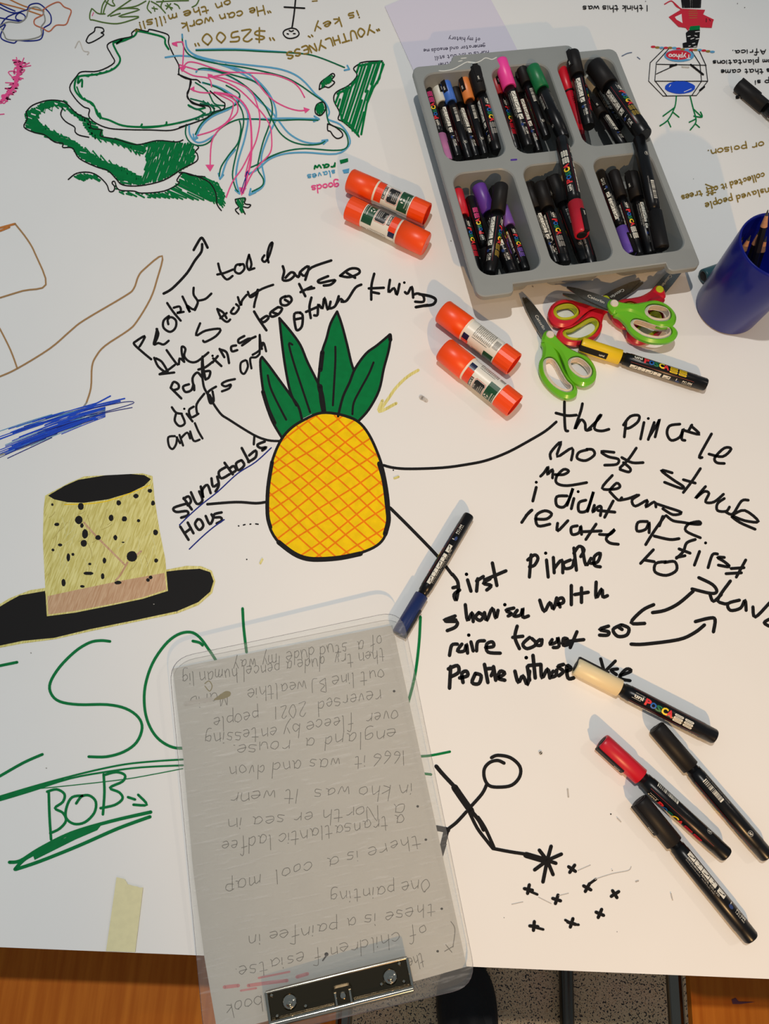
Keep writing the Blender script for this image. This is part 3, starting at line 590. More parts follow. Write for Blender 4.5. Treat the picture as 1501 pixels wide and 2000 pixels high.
d.scan(G, 10, "1015,600 1050,560 1095,540 1085,585 1050,600 1020,625", 60, 9, 4); d.scan(G, 11, "975,785 990,748 1028,738 1036,780 1010,815 980,805", 70, 9, 4); d.scan(G, 10, "405,1430 465,1420 450,1480 455,1520 430,1520 430,1480", 60, 10, 4)
d.fill(G, "1145,1145 1205,1130 1207,1155 1152,1172"); d.fill(bl, "1165,1215 1215,1203 1210,1235 1175,1240")
d.text(G, 12, "raw", 1110, 1168, 945, 1190, 22, .8); d.text(bl, 8, "slaves", 1110, 1215, 905, 1252, 22); d.text(pk, 9, "goods", 1135, 1300, 935, 1330, 26)
d.done('map_drawing', paper, 'marker drawing of a map in green and black with blue, green and pink route arrows')

# ---- gold writing, small figures along the top
d = Draw().at((350, 0, 3.661)); gd = 'gold'
d.text(gd, 11, '"$2500"', 672, 200, 75, 250, 42); d.text(gd, 10, '"He can work', 640, 30, 0, 170, 32); d.text(gd, 10, 'on the mills!!"', 360, 0, -350, 175, 30)
d.text(gd, 11, '"YOUTHLYNESS', 1415, 165, 745, 380, 30); d.text(gd, 10, 'is key"', 1275, 75, 880, 215, 36)
d.stroke(gd, 8, "950,8 985,5")
d.stroke(B, 11, "832,-20 820,100 805,200;750,50 895,58"); d.stroke(B, 9, "798,200 755,215 742,240 765,268 800,274 840,262 856,238 835,208 798,200;770,240 780,243;815,240 828,240;785,218 800,224 815,218")
d.done('gold_lettering', paper, 'gold marker words upside down with a small black stick man')
d = Draw().at((160, 0, 5.773)); ol = 'olive'
d.stroke(ol, 13, "110,95 90,150 90,215 130,225 260,255 400,265 540,230 640,185 410,185 650,105 440,95 340,140;120,100 180,150 260,155;215,150 230,60 270,-10;240,150 255,90 300,-10;270,20 330,60 370,60 345,20 350,-10;290,180 400,100 560,-10;320,180 430,150;430,95 600,70 720,10;760,10 735,90 780,145;780,15 860,60 940,145;920,-10 890,60 900,100;1040,40 1080,60 1100,95;1240,80 1290,50 1320,-10;790,90 850,100;810,75 820,125;940,60 1020,90;1000,40 950,100;960,40 1010,110;840,20 1000,10 1200,5")
d.stroke(pk, 8, "130,140 115,175"); d.done('leaf_drawing', paper, 'olive green spiky leaf sketch cut by the top of the photo')

# ---- caddy figure at top right
d = Draw().at((1200, 0, 4.987))
d.stroke(B, 8, "480,475 345,610 330,790 470,935 795,930 905,790 885,630 820,490;525,475 405,610 390,785 505,930;745,490 830,625 845,790 750,930;410,625 890,635;390,790 905,790;405,720 600,630", smooth=False)
d.stroke(B, 20, "740,630 860,725;540,645 600,630;830,880 870,845", smooth=False)
d.ellipse('royal', 635, 852, 148, 60, 24, 3); d.ellipse('sky', 627, 542, 146, 60, 24); d.ellipse('red', 618, 535, 122, 48, 24); d.text('white', 9, 'Typhoo', 735, 535, 520, 528, 22)
d.stroke('white', 6, "530,845 545,825;675,895 745,865")
for i in range(15):
    t = i / 14; d.ellipse(('red', 'gold', 'sky')[i % 3], 375 + 575 * t, 455 + 45 * t + 4 * math.sin(i), 25, 11, 10)
d.fill(B, "720,295 830,290 825,370 800,460 665,465 660,420 700,410 692,320"); d.fill(G, "730,250 830,245 828,288 725,295")
d.stroke('white', 7, "710,355 735,350;785,310 825,305;740,380 770,370;780,345 800,350;790,380 820,375;755,425 780,420;720,450 735,447;770,455 795,450", smooth=False)
d.fill('red', "650,85 880,95 860,140 965,190 955,215 945,270 835,265 825,248 735,255 715,300 690,270 620,260 525,165 640,95"); d.fill('white', "585,165 650,135 655,195 660,225 600,190")
d.stroke('red', 10, "485,40 540,10 570,20 645,90;570,20 600,60 645,85"); d.stroke(gd, 5, "720,110 800,105;720,130 805,128;722,150 800,150;725,175 800,172"); d.stroke(B, 7, "890,180 890,215;920,185 930,205")
d.stroke(B, 10, [[(650 + 9 * i + random.uniform(-3, 3), -20), (662 + 8 * i + random.uniform(-3, 3), 72)] for i in range(22)], smooth=False)
d.stroke(G, 12, "600,935 585,1040 520,1165 440,1225;585,1045 470,1130;570,1095 625,1140;520,1180 545,1235;735,940 765,1060 790,1150 785,1200 735,1265;765,1060 850,1140;835,1090 850,1140 770,1130;785,1160 725,1190;785,1205 825,1240")
d.stroke('bluegrey', 8, "70,545 120,520 165,510;220,555 245,575"); d.stroke('faint', 14, "655,650 720,655")
d.done('figure_drawing', paper, 'small upside-down figure drawing with a red and blue oval and green bird legs')
d = Draw().at((1200, 0, 4.987))
d.text(B, 9, 'I think this was', 320, 52, -320, 58, 28); d.text(B, 9, "in Africa.", 1580, 478, 1130, 490, 24); d.text(B, 9, 'from plantations', 1610, 575, 945, 590, 24); d.text(B, 9, 's that came', 1510, 668, 1020, 680, 26); d.text(B, 9, 'p si', 1500, 775, 1350, 785, 26); d.text(B, 9, "is", 1235, 930, 1160, 940, 24)
d.stroke(gd, 8, "180,70;300,12;1195,33;1265,72")
d.at((1250, 230, 5.98))
d.text(gd, 13, 'd, or poison.', 1600, 250, 765, 385, 42); d.text(gd, 13, 'collected it off trees', 1440, 640, 465, 915, 38, .3); d.text(gd, 13, 'Enslaved people', 1560, 800, 735, 1000, 40, .3)
d.stroke(gd, 12, "760,775 850,810;780,830 900,800;800,880 880,870"); d.stroke(B, 7, "620,712")
d.done('handwriting', paper, 'small black and gold upside-down handwriting along the right edge')
d = Draw().at((0, 0, 1.0))
d.stroke('faint', 7, "822,775 832,782;1055,1470 1056,1471"); d.stroke('smudge', 2, "1205,1598 1212,1605;1310,1745 1313,1758;345,1195;1040,560;1306,1560;1195,1700;90,1500;60,1275;300,1180;1100,380;940,560;1330,430;880,470;1290,95", smooth=False); d.stroke('smudge', 8, "822,776 826,778"); d.stroke('yellowgold', 4, "770,934 778,931;508,1100 512,1092")
d.done('smudge', paper, 'faint smudges and specks on the paper', whole=True)['kind'] = 'stuff'

# ---- lilac note
m_lilac = mat('lilac paper', (224, 217, 229), .55)
q = [PX(751, 14), PX(925, -60), PX(990, 60), PX(1060, 200), PX(850, 235)]
lp = MB(); lp.prism([(v.x, v.y) for v in q], .0007, .0011, m_lilac); lilac = lp.build('note_paper')
tag(lilac, 'pale lilac sheet of note paper with ink writing, partly under the grey tray', 'paper')
d = Draw(z=.0011).at((740, 0, 4.17)); LAY[0] = 1e-4
pen = mat('ink pen', (70, 62, 84), .5)
d.text(pen, 5, 'of my history', 820, 310, 560, 300, 17); d.text(pen, 5, 'generator and ensads me', 862, 362, 355, 402, 16); d.text(pen, 5, 'hurts a lot but still', 890, 412, 445, 462, 16); d.text(pen, 5, 'so my brother', 800, 470, 458, 520, 16)
d.done('ink_writing', lilac)
# ---- masking tape
m_tape = mat('masking tape', (228, 220, 172), .5, 0, .05, 200)
q = [PX(a / 3.574, 1660 + b / 3.574) for a, b in pts("815,190 840,196 870,203 885,222 892,238 930,250 960,255 975,262 1000,262 945,712 742,705")]
tp = MB(); tp.prism([(v.x, v.y) for v in q], .0009, .0013, m_tape); tag(tp.build('masking_tape'), 'short torn strip of cream masking tape at the front edge of the paper', 'tape')

# ---------------------------------------------------------------- tray
m_tray = mat('grey plastic', (146, 149, 146), .42, 0, .03, 40, .05)
TZ = .045
c4 = [PX(806, 132, TZ), PX(1198, 97, TZ), PX(1368, 520, TZ), PX(930, 582, TZ)]
TU = ((c4[1] - c4[0]) + (c4[2] - c4[3])).normalized(); TV = Vector((TU.y, -TU.x, 0))
TO = c4[0].copy(); TO.z = 0
TRM = Matrix(((TU.x, -TV.x, 0, TO.x), (TU.y, -TV.y, 0, TO.y), (0, 0, 1, 0), (0, 0, 0, 1)))   # local x = across, local -y = towards the front
tray = thing('marker_tray', 'grey plastic tray with six rounded compartments full of markers', 'tray', TRM)
def tl(u, v): return (u / 1000, -v / 1000)
comps = [(7, 10, 80, 142), (90, 10, 163, 142), (172, 10, 246, 142), (7, 157, 79, 295), (89, 157, 162, 295), (173, 157, 247, 295)]
outl = []
def corner(cx, cy, r, a0, a1, n=5):
    for i in range(n + 1):
        a = math.radians(a0 + (a1 - a0) * i / n); outl.append((cx + r * math.cos(a), cy + r * math.sin(a)))
corner(8, 8, 8, 180, 270); outl.append((44, 0)); corner(56, -6, 6, 180, 270, 3); corner(194, -6, 6, 270, 360, 3); outl.append((206, 0)); corner(245, 8, 8, 270, 360)
corner(245, 310, 8, 0, 90); corner(222, 313, 5, 90, 180, 3); outl.append((216, 307)); outl.append((40, 307)); corner(33, 313, 5, 0, 90, 3); corner(8, 310, 8, 90, 180)
o2 = [tl(*p) for p in outl]; 
if area(o2) < 0: o2 = o2[::-1]
holes = []
for (a, b_, c, d_) in comps:
    h = rrect(a / 1000, -d_ / 1000, c / 1000, -b_ / 1000, .016, 6)
    holes.append(h)
q = MB(); loops = [o2] + holes; allp = [p for l in loops for p in l]; tr = tessel(loops)
q.add([(x, y, TZ) for x, y in allp], tr, m_tray); q.add([(x, y, TZ - .003) for x, y in allp], [t[::-1] for t in tr], m_tray)
n = len(o2)
# rim skirt with a small rounded lip
ring = []
def inset(pl, k):
    cx = sum(p[0] for p in pl) / len(pl); cy = sum(p[1] for p in pl) / len(pl); m_ = len(pl); out = []
    for i in range(m_):
        a, c = pl[i - 1], pl[(i + 1) % m_]; dx, dy = c[0] - a[0], c[1] - a[1]; l = math.hypot(dx, dy) or 1
        out.append((pl[i][0] - dy / l * k, pl[i][1] + dx / l * k))
    return out
pr_ = [(o2, TZ), (inset(o2, -.0012), TZ - .0008), (inset(o2, -.0016), TZ - .006), (inset(o2, -.0006), TZ - .006), (o2, TZ - .003)]
for (pa, za), (pb, zb) in zip(pr_, pr_[1:]):
    q.add([(x, y, za) for x, y in pa] + [(x, y, zb) for x, y in pb], [(i, (i + 1) % n, (i + 1) % n + n, i + n)[::-1] for i in range(n)], m_tray, True)
q.build('rim', tray)
for h, (a, b_, c, d_) in zip(holes, comps):
    q = MB(); k = len(h)
    lv_ = [(h, TZ), (inset(h, .0012), TZ - .0015), (inset(h, .0040), .012), (inset(h, .0060), .005), (inset(h, .0105), .0022)]
    for (pa, za), (pb, zb) in zip(lv_, lv_[1:]):
        q.add([(x, y, za) for x, y in pa] + [(x, y, zb) for x, y in pb], [(i, (i + 1) % k, (i + 1) % k + k, i + k) for i in range(k)], m_tray, True)
    q.add([(x, y, .0022) for x, y in lv_[-1][0]], [tuple(range(k))], m_tray)
    lo = [(inset(h, -.0012), TZ - .003), (inset(h, .0024), .011), (inset(h, .0045), .0035), (inset(h, .009), .0004)]
    for (pa, za), (pb, zb) in zip(lo, lo[1:]):
        q.add([(x, y, za) for x, y in pa] + [(x, y, zb) for x, y in pb], [(i, (i + 1) % k, (i + 1) % k + k, i + k)[::-1] for i in range(k)], m_tray, True)
    q.add([(x, y, .0004) for x, y in lo[-1][0]], [tuple(range(k - 1, -1, -1))], m_tray)
    q.build('compartment', tray)
d = Draw(z=TZ).at((800, 80, 5.0)); LAY[0] = 1e-4
wt = mat('white paint', (226, 224, 214), .5)
def to_local(o, parent):
    inv = parent.matrix_world.inverted()
    o.data.transform(inv)
d.stroke(wt, 9, "285,290 340,292 420,275 490,240 560,205 630,215 690,195 740,165 800,180 845,160;500,170 550,165;475,200 510,192"); d.stroke(wt, 14, "560,205 640,212")
to_local(d.done('paint_mark', tray, 'white paint scrapes', whole=True), tray)
d = Draw(z=TZ).at((800, 80, 5.0)); d.stroke(mat('ink violet', (80, 50, 150), .5), 18, "990,1162 1040,1158"); to_local(d.done('paint_mark', tray, 'short violet dash', whole=True), tray)

# ---------------------------------------------------------------- paint markers
m_bar = mat('glossy black plastic', (12, 11, 12), .3, spec=.32)
m_blk = mat('matte black plastic', (24, 22, 22), .5, spec=.22)
m_wh = mat('print white', (226, 222, 208), .45); m_gy = mat('print grey', (150, 148, 142), .45)
PR = {k: mat('print ' + k, v, .45) for k, v in dict(red=(222, 44, 50), blue=(20, 96, 178), green=(14, 110, 70), yellow=(246, 214, 40), hair=(150, 28, 40), navy=(24, 50, 110)).items()}
CAPS = dict(black=(30, 29, 28), red=(196, 20, 42), blue=(62, 112, 204), navy=(26, 44, 98), pink=(244, 66, 160), palepink=(206, 126, 170), green=(14, 112, 62), orange=(226, 134, 66), purple=(96, 50, 150), lilac=(118, 84, 178), yellow=(232, 196, 20), cream=(232, 214, 170), white=(206, 208, 198), gold=(150, 126, 44), darkred=(150, 16, 34), teal=(44, 84, 92), magenta=(220, 60, 130))
def capmat(c): return m_blk if c == 'black' else mat('cap ' + c, CAPS[c], .38)
_mc = {}
def marker_meshes(kind, cap, badge):
    key = (kind, cap, badge)
    if key in _mc: return _mc[key]
    r, rc, L, CL = dict(thick=(.0074, .0083, .143, .046), thin=(.0058, .0067, .141, .045), fat=(.0098, .0108, .146, .046))[kind]
    if ('b', kind) not in _mc:
        q = MB(); q.lathe([(CL - .004, r * .8), (CL + .004, r * .82), (CL + .0042, r * .93), (CL + .009, r * .95), (CL + .0095, r), (L - .013, r), (L - .0128, r * .97), (L - .0015, r * .95), (L, r * .85)], m_bar, 24); _mc[('b', kind)] = q.mesh('barrel')
    if ('p', kind, badge) not in _mc:
        q = MB(); R = r + .00008; s = r / .0074; x0 = CL + .014
        wrap_rect(q, x0 - .003, L - .015, .0066 * s, .00685 * s, R, PR['hair'], 1); wrap_rect(q, x0 - .003, L - .015, -.00685 * s, -.0066 * s, R, PR['hair'], 1)
        wrap_text(q, 'uni', x0 - .001, -.0011 * s, .0050 * s, R, m_wh, fit=.0092, bold=.03)
        wrap_rect(q, x0 - .0005, x0 + .0088, .0030 * s, .0033 * s, R, m_wh, 1); wrap_rect(q, x0 - .0025, x0 + .0065, -.0025 * s, -.0022 * s, R, m_wh, 1)
        x = x0 + .0100
        for ch, c in zip('POSCA', ('red', 'blue', 'green', 'yellow', 'red')):
            V, F, w = text_geo(ch, .045); sz = .0088 * s * (.86 if ch in 'OS' else 1); wch = .0060
            q.add([wrap(x + (a / w) * wch, -.0031 * s + b_ * sz, R + (.00005 if ch in 'OC' else 0)) for a, b_ in V], F, PR[c]); x += .0056
        bc = capmat(badge) if badge not in ('white',) else m_wh
        if badge == 'black': bc = m_gy
        for cx_ in (x + .0058, x + .0160):
            for k in range(3):
                vv = (-.0036 + k * .0027) * s
                q_ = rrect(cx_ - .0044, vv - .00105 * s, cx_ + .0044, vv + .00105 * s, .0009 * s, 2); wrap_poly(q, q_, R, bc)
                wrap_rect(q, cx_ - .0032, cx_ + .0032, vv - .0002, vv + .0002, R + .00004, m_bar, 1)
        # pictogram strip, round the side
        vc = -r * 1.62
        for k in range(5):
            u = x0 - .002 + k * .0088 + (.0018 if k == 4 else 0)
            wrap_rect(q, u, u + .0082, vc - .0021 * s, vc + .0028 * s, R, m_wh, 2)
            pl = [(u + .001, vc - .001 * s), (u + .0075, vc + .0022 * s), (u + .0068, vc + .0004 * s), (u + .003, vc - .0012 * s)]
            if k % 2: pl = [(u + .003, vc - .0016 * s), (u + .0045, vc - .0012 * s), (u + .0052, vc + .002 * s), (u + .0035, vc + .0022 * s)]
            wrap_poly(q, pl, R + .00005, m_bar)
        wrap_text(q, 'MITSUBISHI PENCIL CO.,LTD.', x0, vc - .0042 * s, .0019 * s, R, m_wh, fit=.040); wrap_text(q, 'www.posca.com  ACRYLIC INK', x0, vc - .0062 * s, .0016 * s, R, m_gy, fit=.036)
        u = x0 + .0485; wrap_poly(q, [(u + .0030 + .0024 * math.cos(t * .63), vc - .001 * s + .0018 * s * math.sin(t * .63)) for t in range(10)], R, PR['navy'])
        wrap_rect(q, u + .001, u + .0018, vc + .0002, vc + .0030 * s, R + .00004, m_wh, 1)
        wrap_text(q, {'thick': 'PC-5M', 'thin': 'PC-3M', 'fat': 'PC-8K'}[kind], u + .008, vc + .0006 * s, .0036 * s, R, m_wh, fit=.0105, bold=.02); wrap_text(q, '1.8-2.5 mm' if kind != 'thin' else '0.9-1.3 mm', u + .008, vc - .0016 * s, .0022 * s, R, m_wh, fit=.011)
        # barcode and seal on the third side
        vc = r * 2.0
        wrap_rect(q, x0, x0 + .023, vc - .0022 * s, vc + .0022 * s, R, m_wh, 2)
        u = x0 + .001; rs = random.Random(5)
        while u < x0 + .022:
            w = rs.choice((.0003, .0005, .0009)); wrap_rect(q, u, u + w, vc - .0022 * s, vc + .0022 * s, R + .00005, m_bar, 2); u += w + rs.choice((.0003, .0006))
        wrap_text(q, 'NON TOXIC PAINT MARKER', x0 - .001, vc + .0036 * s, .0017 * s, R, m_gy, fit=.030)
        cx_ = x0 + .058
        for (ra, rb, mm) in ((.0026, 0, m_gy), (.0021, 0, m_bar)):
            wrap_poly(q, [(cx_ + ra * math.cos(t * math.pi / 8), vc + ra * math.sin(t * math.pi / 8)) for t in range(16)], R + (.00005 if mm is m_bar else 0), mm)
        wrap_text(q, 'AP', cx_ - .0017, vc - .0010, .0030, R + .0001, m_wh, fit=.0034, bold=.02)
        _mc[('p', kind, badge)] = q.mesh('printed_label')
    if ('c', kind, cap) not in _mc:
        q = MB(); m = capmat(cap); q.lathe([(.0006, rc * .78), (.0006, rc * .9), (.0016, rc * .98), (.004, rc), (CL - .0002, rc), (CL, rc * .9)], m, 24); q.lathe([(0, rc * .5), (.0008, rc * .76), (.003, rc * .78)], m_blk, 16); _mc[('c', kind, cap)] = q.mesh('cap')
        q = MB(); w = .0031 if kind != 'thin' else .0026; ma = m_blk
        q.box((.0008, -w, rc * .80), (.031, w, rc + .0011), ma); q.box((.0004, -w * .9, rc * .5), (.0035, w * .9, rc + .0009), ma)
        V, F, ww = text_geo('uni', .02); q.add([(.022 + a / ww * .006, -.0013 + b_ * .0034, rc + .0012) for a, b_ in V], F, m_wh); _mc[('k', kind, cap)] = q.mesh('clip')
    _mc[key] = (_mc[('b', kind)], _mc[('p', kind, badge)], _mc[('c', kind, cap)], _mc[('k', kind, cap)], L); return _mc[key]
def frame(A, B, roll):
    x = (B - A).normalized(); up = Vector((0, 0, 1)); z = (up - x * up.dot(x)).normalized(); y = z.cross(x)
    M = Matrix(((x.x, y.x, z.x, A.x), (x.y, y.y, z.y, A.y), (x.z, y.z, z.z, A.z), (0, 0, 0, 1)))
    return M @ Matrix.Rotation(-math.radians(roll), 4, 'X')
def marker(x0, y0, z0, x1, y1, z1, cap='black', badge=None, kind='thick', roll=0, clip=90, label='', group=None, mid=False, fit=False):
    A = PX(x0, y0, z0); Bp = PX(x1, y1, z1)
    me = marker_meshes(kind, cap, badge or cap)
    d_ = (Bp - A).length
    # keep the middle of the two sighted ends in place
    if mid: c = (A + Bp) / 2; A = c - (Bp - A).normalized() * me[4] / 2
    F = Matrix.Scale(d_ / me[4], 4, (1, 0, 0)) if fit else Matrix()
    print('MK %s %.3f / %.3f' % (label[:34], d_, me[4]))
    t = thing('paint_marker', label, 'marker', frame(A, Bp, roll) @ F, group)
    br = obj_from(me[0], 'barrel', t); obj_from(me[1], 'printed_label', br)
    cp = obj_from(me[2], 'cap', t); ck = obj_from(me[3], 'clip', cp); ck.matrix_parent_inverse = Matrix(); ck.rotation_euler = (math.radians(clip), 0, 0)
    if cap != 'black': cp['label'] = cap.replace('pale', 'pale ').replace('dark', 'dark ') + ' plastic cap'
    return t
# loose ones on the paper
zt = .0084
marker(1137, 674, zt, 1373, 750, zt, 'yellow', kind='thick', roll=8, clip=68, label='black marker with a yellow cap lying beside the scissors', mid=True)
marker(1121, 1299, zt, 1397, 1440, zt, 'cream', 'white', 'thick', -14, -95, 'black marker with a dirty cream cap below the writing', mid=True)
marker(1280, 1420, zt, 1497, 1672, zt, 'black', kind='thick', roll=-118, clip=62, label='black-capped marker with a barcode facing up, its cap against the cream-capped marker', mid=True)
marker(1172, 1445, zt + .0002, 1420, 1672, zt, 'red', kind='thick', roll=-80, clip=5, label='marker with a red cap and thin red lines along its black barrel', mid=True)
marker(1243, 1557, zt, 1471, 1838, zt, 'black', kind='thick', roll=112, clip=195, label='black-capped marker lying nearest the front edge of the table', mid=True)
marker(777, 1240, .0069, 911, 1014, .0069, 'navy', kind='thin', roll=92, clip=172, label='slim marker with a navy blue cap poking under the clipboard corner', mid=False)
marker(1440, 165, zt, 1530, 240, zt, 'black', kind='thick', roll=-45, clip=-85, label='black-capped marker cut off by the right edge near the top corner')
marker(1371, 540, zt, 1480, 502, zt, 'teal', kind='thick', roll=30, clip=120, label='marker with a dark teal cap lying behind the blue cup')
# in the tray
X = lambda cx, cy, s=5.0, ox=800, oy=80: (ox + cx / s, oy + cy / s)
def tm(c, a, b, za, zb, **k):
    ox, oy = dict(a=(800, 80), b=(1050, 70), c=(860, 300), d=(1100, 270))[c]
    p0 = X(a[0], a[1], 5, ox, oy); p1 = X(b[0], b[1], 5, ox, oy)
    k['mid'] = False; br_ = c if False else None
    if k['label'].find('bridging') < 0 and k['label'].find('leaning') < 0:
        za, zb = (za - .006 if za > .03 else za), zb + .010
    marker(p0[0], p0[1], za, p1[0], p1[1], zb, fit=True, **k)
g1 = 'markers in the back left compartment of the tray'
tm('a', (375, 1190), (150, 400), .020, .012, cap='palepink', badge='magenta', kind='thin', roll=10, clip=75, mid=True, label='slim marker with a pale pink cap pointing to the front, back left compartment', group=g1)
tm('a', (245, 380), (470, 1140), .022, .012, cap='white', kind='thin', roll=80, clip=60, mid=True, label='slim marker with a greyish white cap, behind the blue-capped one', group=g1)
tm('a', (325, 355), (580, 1160), .034, .014, cap='blue', kind='thin', roll=-118, clip=-80, mid=True, label='marker with a bright blue cap in the back left compartment', group=g1)
tm('a', (410, 400), (650, 1140), .018, .010, cap='black', kind='thin', roll=90, clip=10, mid=True, label='black-capped marker wedged low between the blue-capped and orange-capped ones', group=g1)
tm('a', (515, 345), (735, 1120), .030, .014, cap='orange', kind='thin', roll=-118, clip=-70, mid=True, label='slim marker with a light orange cap', group=g1)
tm('a', (628, 275), (858, 1085), .046, .020, cap='black', badge='black', kind='thick', roll=12, clip=20, mid=True, label='black-capped marker with colour lettering up, rightmost in the back left compartment', group=g1)
g2 = 'markers in the back middle compartment of the tray'
tm('a', (800, 300), (1045, 1075), .026, .012, cap='darkred', badge='red', kind='thin', roll=25, clip=10, mid=True, label='slim marker with a dark red cap left of the pink-capped one', group=g2)
tm('a', (885, 195), (1160, 1045), .046, .020, cap='pink', kind='thick', roll=85, clip=-25, mid=True, label='marker with a hot pink cap', group=g2)
tm('a', (985, 280), (1260, 1090), .024, .010, cap='black', badge='magenta', kind='thin', roll=75, clip=10, mid=True, label='black-capped marker half hidden right of the pink-capped one', group=g2)
tm('a', (1055, 185), (1335, 945), .044, .022, cap='black', badge='gold', kind='thin', roll=-118, clip=0, mid=True, label='black-capped marker with a gold patch on its clip', group=g2)
tm('a', (1196, 262), (1504, 952), .050, .034, cap='green', kind='thick', roll=160, clip=30, mid=True, label='marker with a dark green cap', group=g2)
g3 = 'markers in the back right compartment of the tray'
tm('b', (335, 170), (500, 890), .048, .030, cap='black', badge='red', kind='thick', roll=60, clip=120, mid=True, label='black-capped marker lying on top next to the all-red pen', group=g3)
tm('b', (470, 350), (790, 910), .018, .012, cap='white', kind='thin', roll=95, clip=60, mid=True, label='slim marker with a white cap, mostly covered, in the back right compartment', group=g3)
tm('b', (540, 640), (840, 1085), .022, .030, cap='black', kind='thin', roll=95, clip=120, mid=True, label='slim black marker whose end pokes over the divider of the back right compartment', group=g3)
tm('b', (550, 285), (1040, 975), .046, .046, cap='black', badge='gold', kind='fat', roll=15, clip=150, mid=True, label='thickest black marker with gold badges, lying across the back right compartment', group=g3)
tm('c', (1380, 800), (1180, -140), .054, .050, cap='red', badge='white', kind='thick', roll=35, clip=60, mid=True, label='marker with a bright red cap bridging two middle compartments', group='markers lying over the dividers of the tray')
tm('d', (960, 1085), (735, 0), .036, .052, cap='black', badge='red', kind='thick', roll=-125, clip=110, mid=True, label='glossy black marker leaning over the right divider, cap to the front', group='markers lying over the dividers of the tray')
g4 = 'markers in the front left compartment of the tray'
tm('c', (160, 365), (365, 1170), .024, .012, cap='red', kind='thin', roll=20, clip=150, mid=True, label='marker with a red cap by the left wall of the front left compartment', group=g4)
tm('c', (500, 1180), (285, 430), .014, .018, cap='black', badge='magenta', kind='thin', roll=5, clip=150, mid=True, label='slim marker with pink badges, its end to the back, in the front left compartment', group=g4)
tm('c', (370, 320), (700, 1165), .034, .012, cap='purple', kind='thick', roll=70, clip=-60, mid=True, label='marker with a purple cap in the front left compartment', group=g4)
tm('c', (510, 270), (650, 1120), .014, .011, cap='black', badge='purple', kind='thin', roll=70, clip=90, mid=True, label='black-capped marker low behind the crossed ones in the front left compartment', group=g4)
tm('c', (600, 520), (830, 1140), .020, .012, cap='lilac', badge='lilac', kind='thin', roll=8, clip=100, mid=True, label='marker with violet badges on the right of the front left compartment', group=g4)
tm('c', (590, 310), (480, 1175), .049, .022, cap='black', badge='gold', kind='thick', roll=50, clip=-120, mid=True, label='black-capped marker lying slanted on top of the front left compartment', group=g4)
g5 = 'markers in the front middle compartment of the tray'
tm('c', (850, 310), (1130, 1080), .018, .012, cap='black', badge='white', kind='thin', roll=80, clip=50, mid=True, label='black-capped marker against the left wall of the front middle compartment', group=g5)
tm('c', (965, 300), (1215, 1080), .032, .014, cap='black', badge='black', kind='thick', roll=10, clip=-40, mid=True, label='black-capped marker with the colour lettering up in the front middle compartment', group=g5)
tm('c', (1095, 232), (1402, 1058), .036, .010, cap='black', kind='thick', roll=-118, clip=-40, mid=True, label='black-capped marker with a barcode up in the front middle compartment', group=g5)
tm('c', (1240, 330), (1480, 1120), .014, .012, cap='black', badge='black', kind='thick', roll=-35, clip=120, mid=True, label='black marker under the red-capped one in the front middle compartment', group=g5)
g6 = 'markers in the front right compartment of the tray'
tm('d', (660, 1145), (360, 335), .024, .014, cap='lilac', kind='thin', roll=125, clip=150, mid=True, label='marker with a lilac cap pointing to the front in the front right compartment', group=g6)
tm('d', (485, 330), (745, 1140), .034, .012, cap='black', badge='white', kind='thin', roll=0, clip=120, mid=True, label='black-capped marker with the colour lettering up next to the lilac-capped one', group=g6)
tm('d', (660, 350), (850, 1140), .028, .014, cap='black', kind='thick', roll=95, clip=150, mid=True, label='black-capped marker with the row of white pictures up in the front right compartment', group=g6)
# the all-red felt pen
A = PX(1092, 122, .034); Bq = PX(1140, 276, .014); Lp = (Bq - A).length; print('PEN', Lp)
m_red = mat('red felt pen', (204, 22, 44), .35)
t = thing('felt_pen', 'slim all-red felt pen with a tapering barrel in the back right compartment', 'pen', frame(A, Bq, 0))
q = MB(); q.lathe([(0, .0045), (.001, .0062), (.040, .0064), (.0405, .0058)], m_red, 18); q.build('cap', t)
q = MB(); q.lathe([(.041, .0052), (.042, .0060), (.09, .0055), (Lp - .008, .0028)], m_red, 18); q.lathe([(Lp - .008, .0030), (Lp, .0028)], mat('dark red plug', (130, 16, 30), .4), 12); b_ = q.build('barrel', t)
q = MB(); wrap_text(q, 'FELT', .050, -.001, .004, .0061, m_blk, fit=.010); q.build('printed_label', b_)
q = MB(); q.lathe([(.0395, .00655), (.0412, .00655)], m_blk, 18); q.build('ring', t)


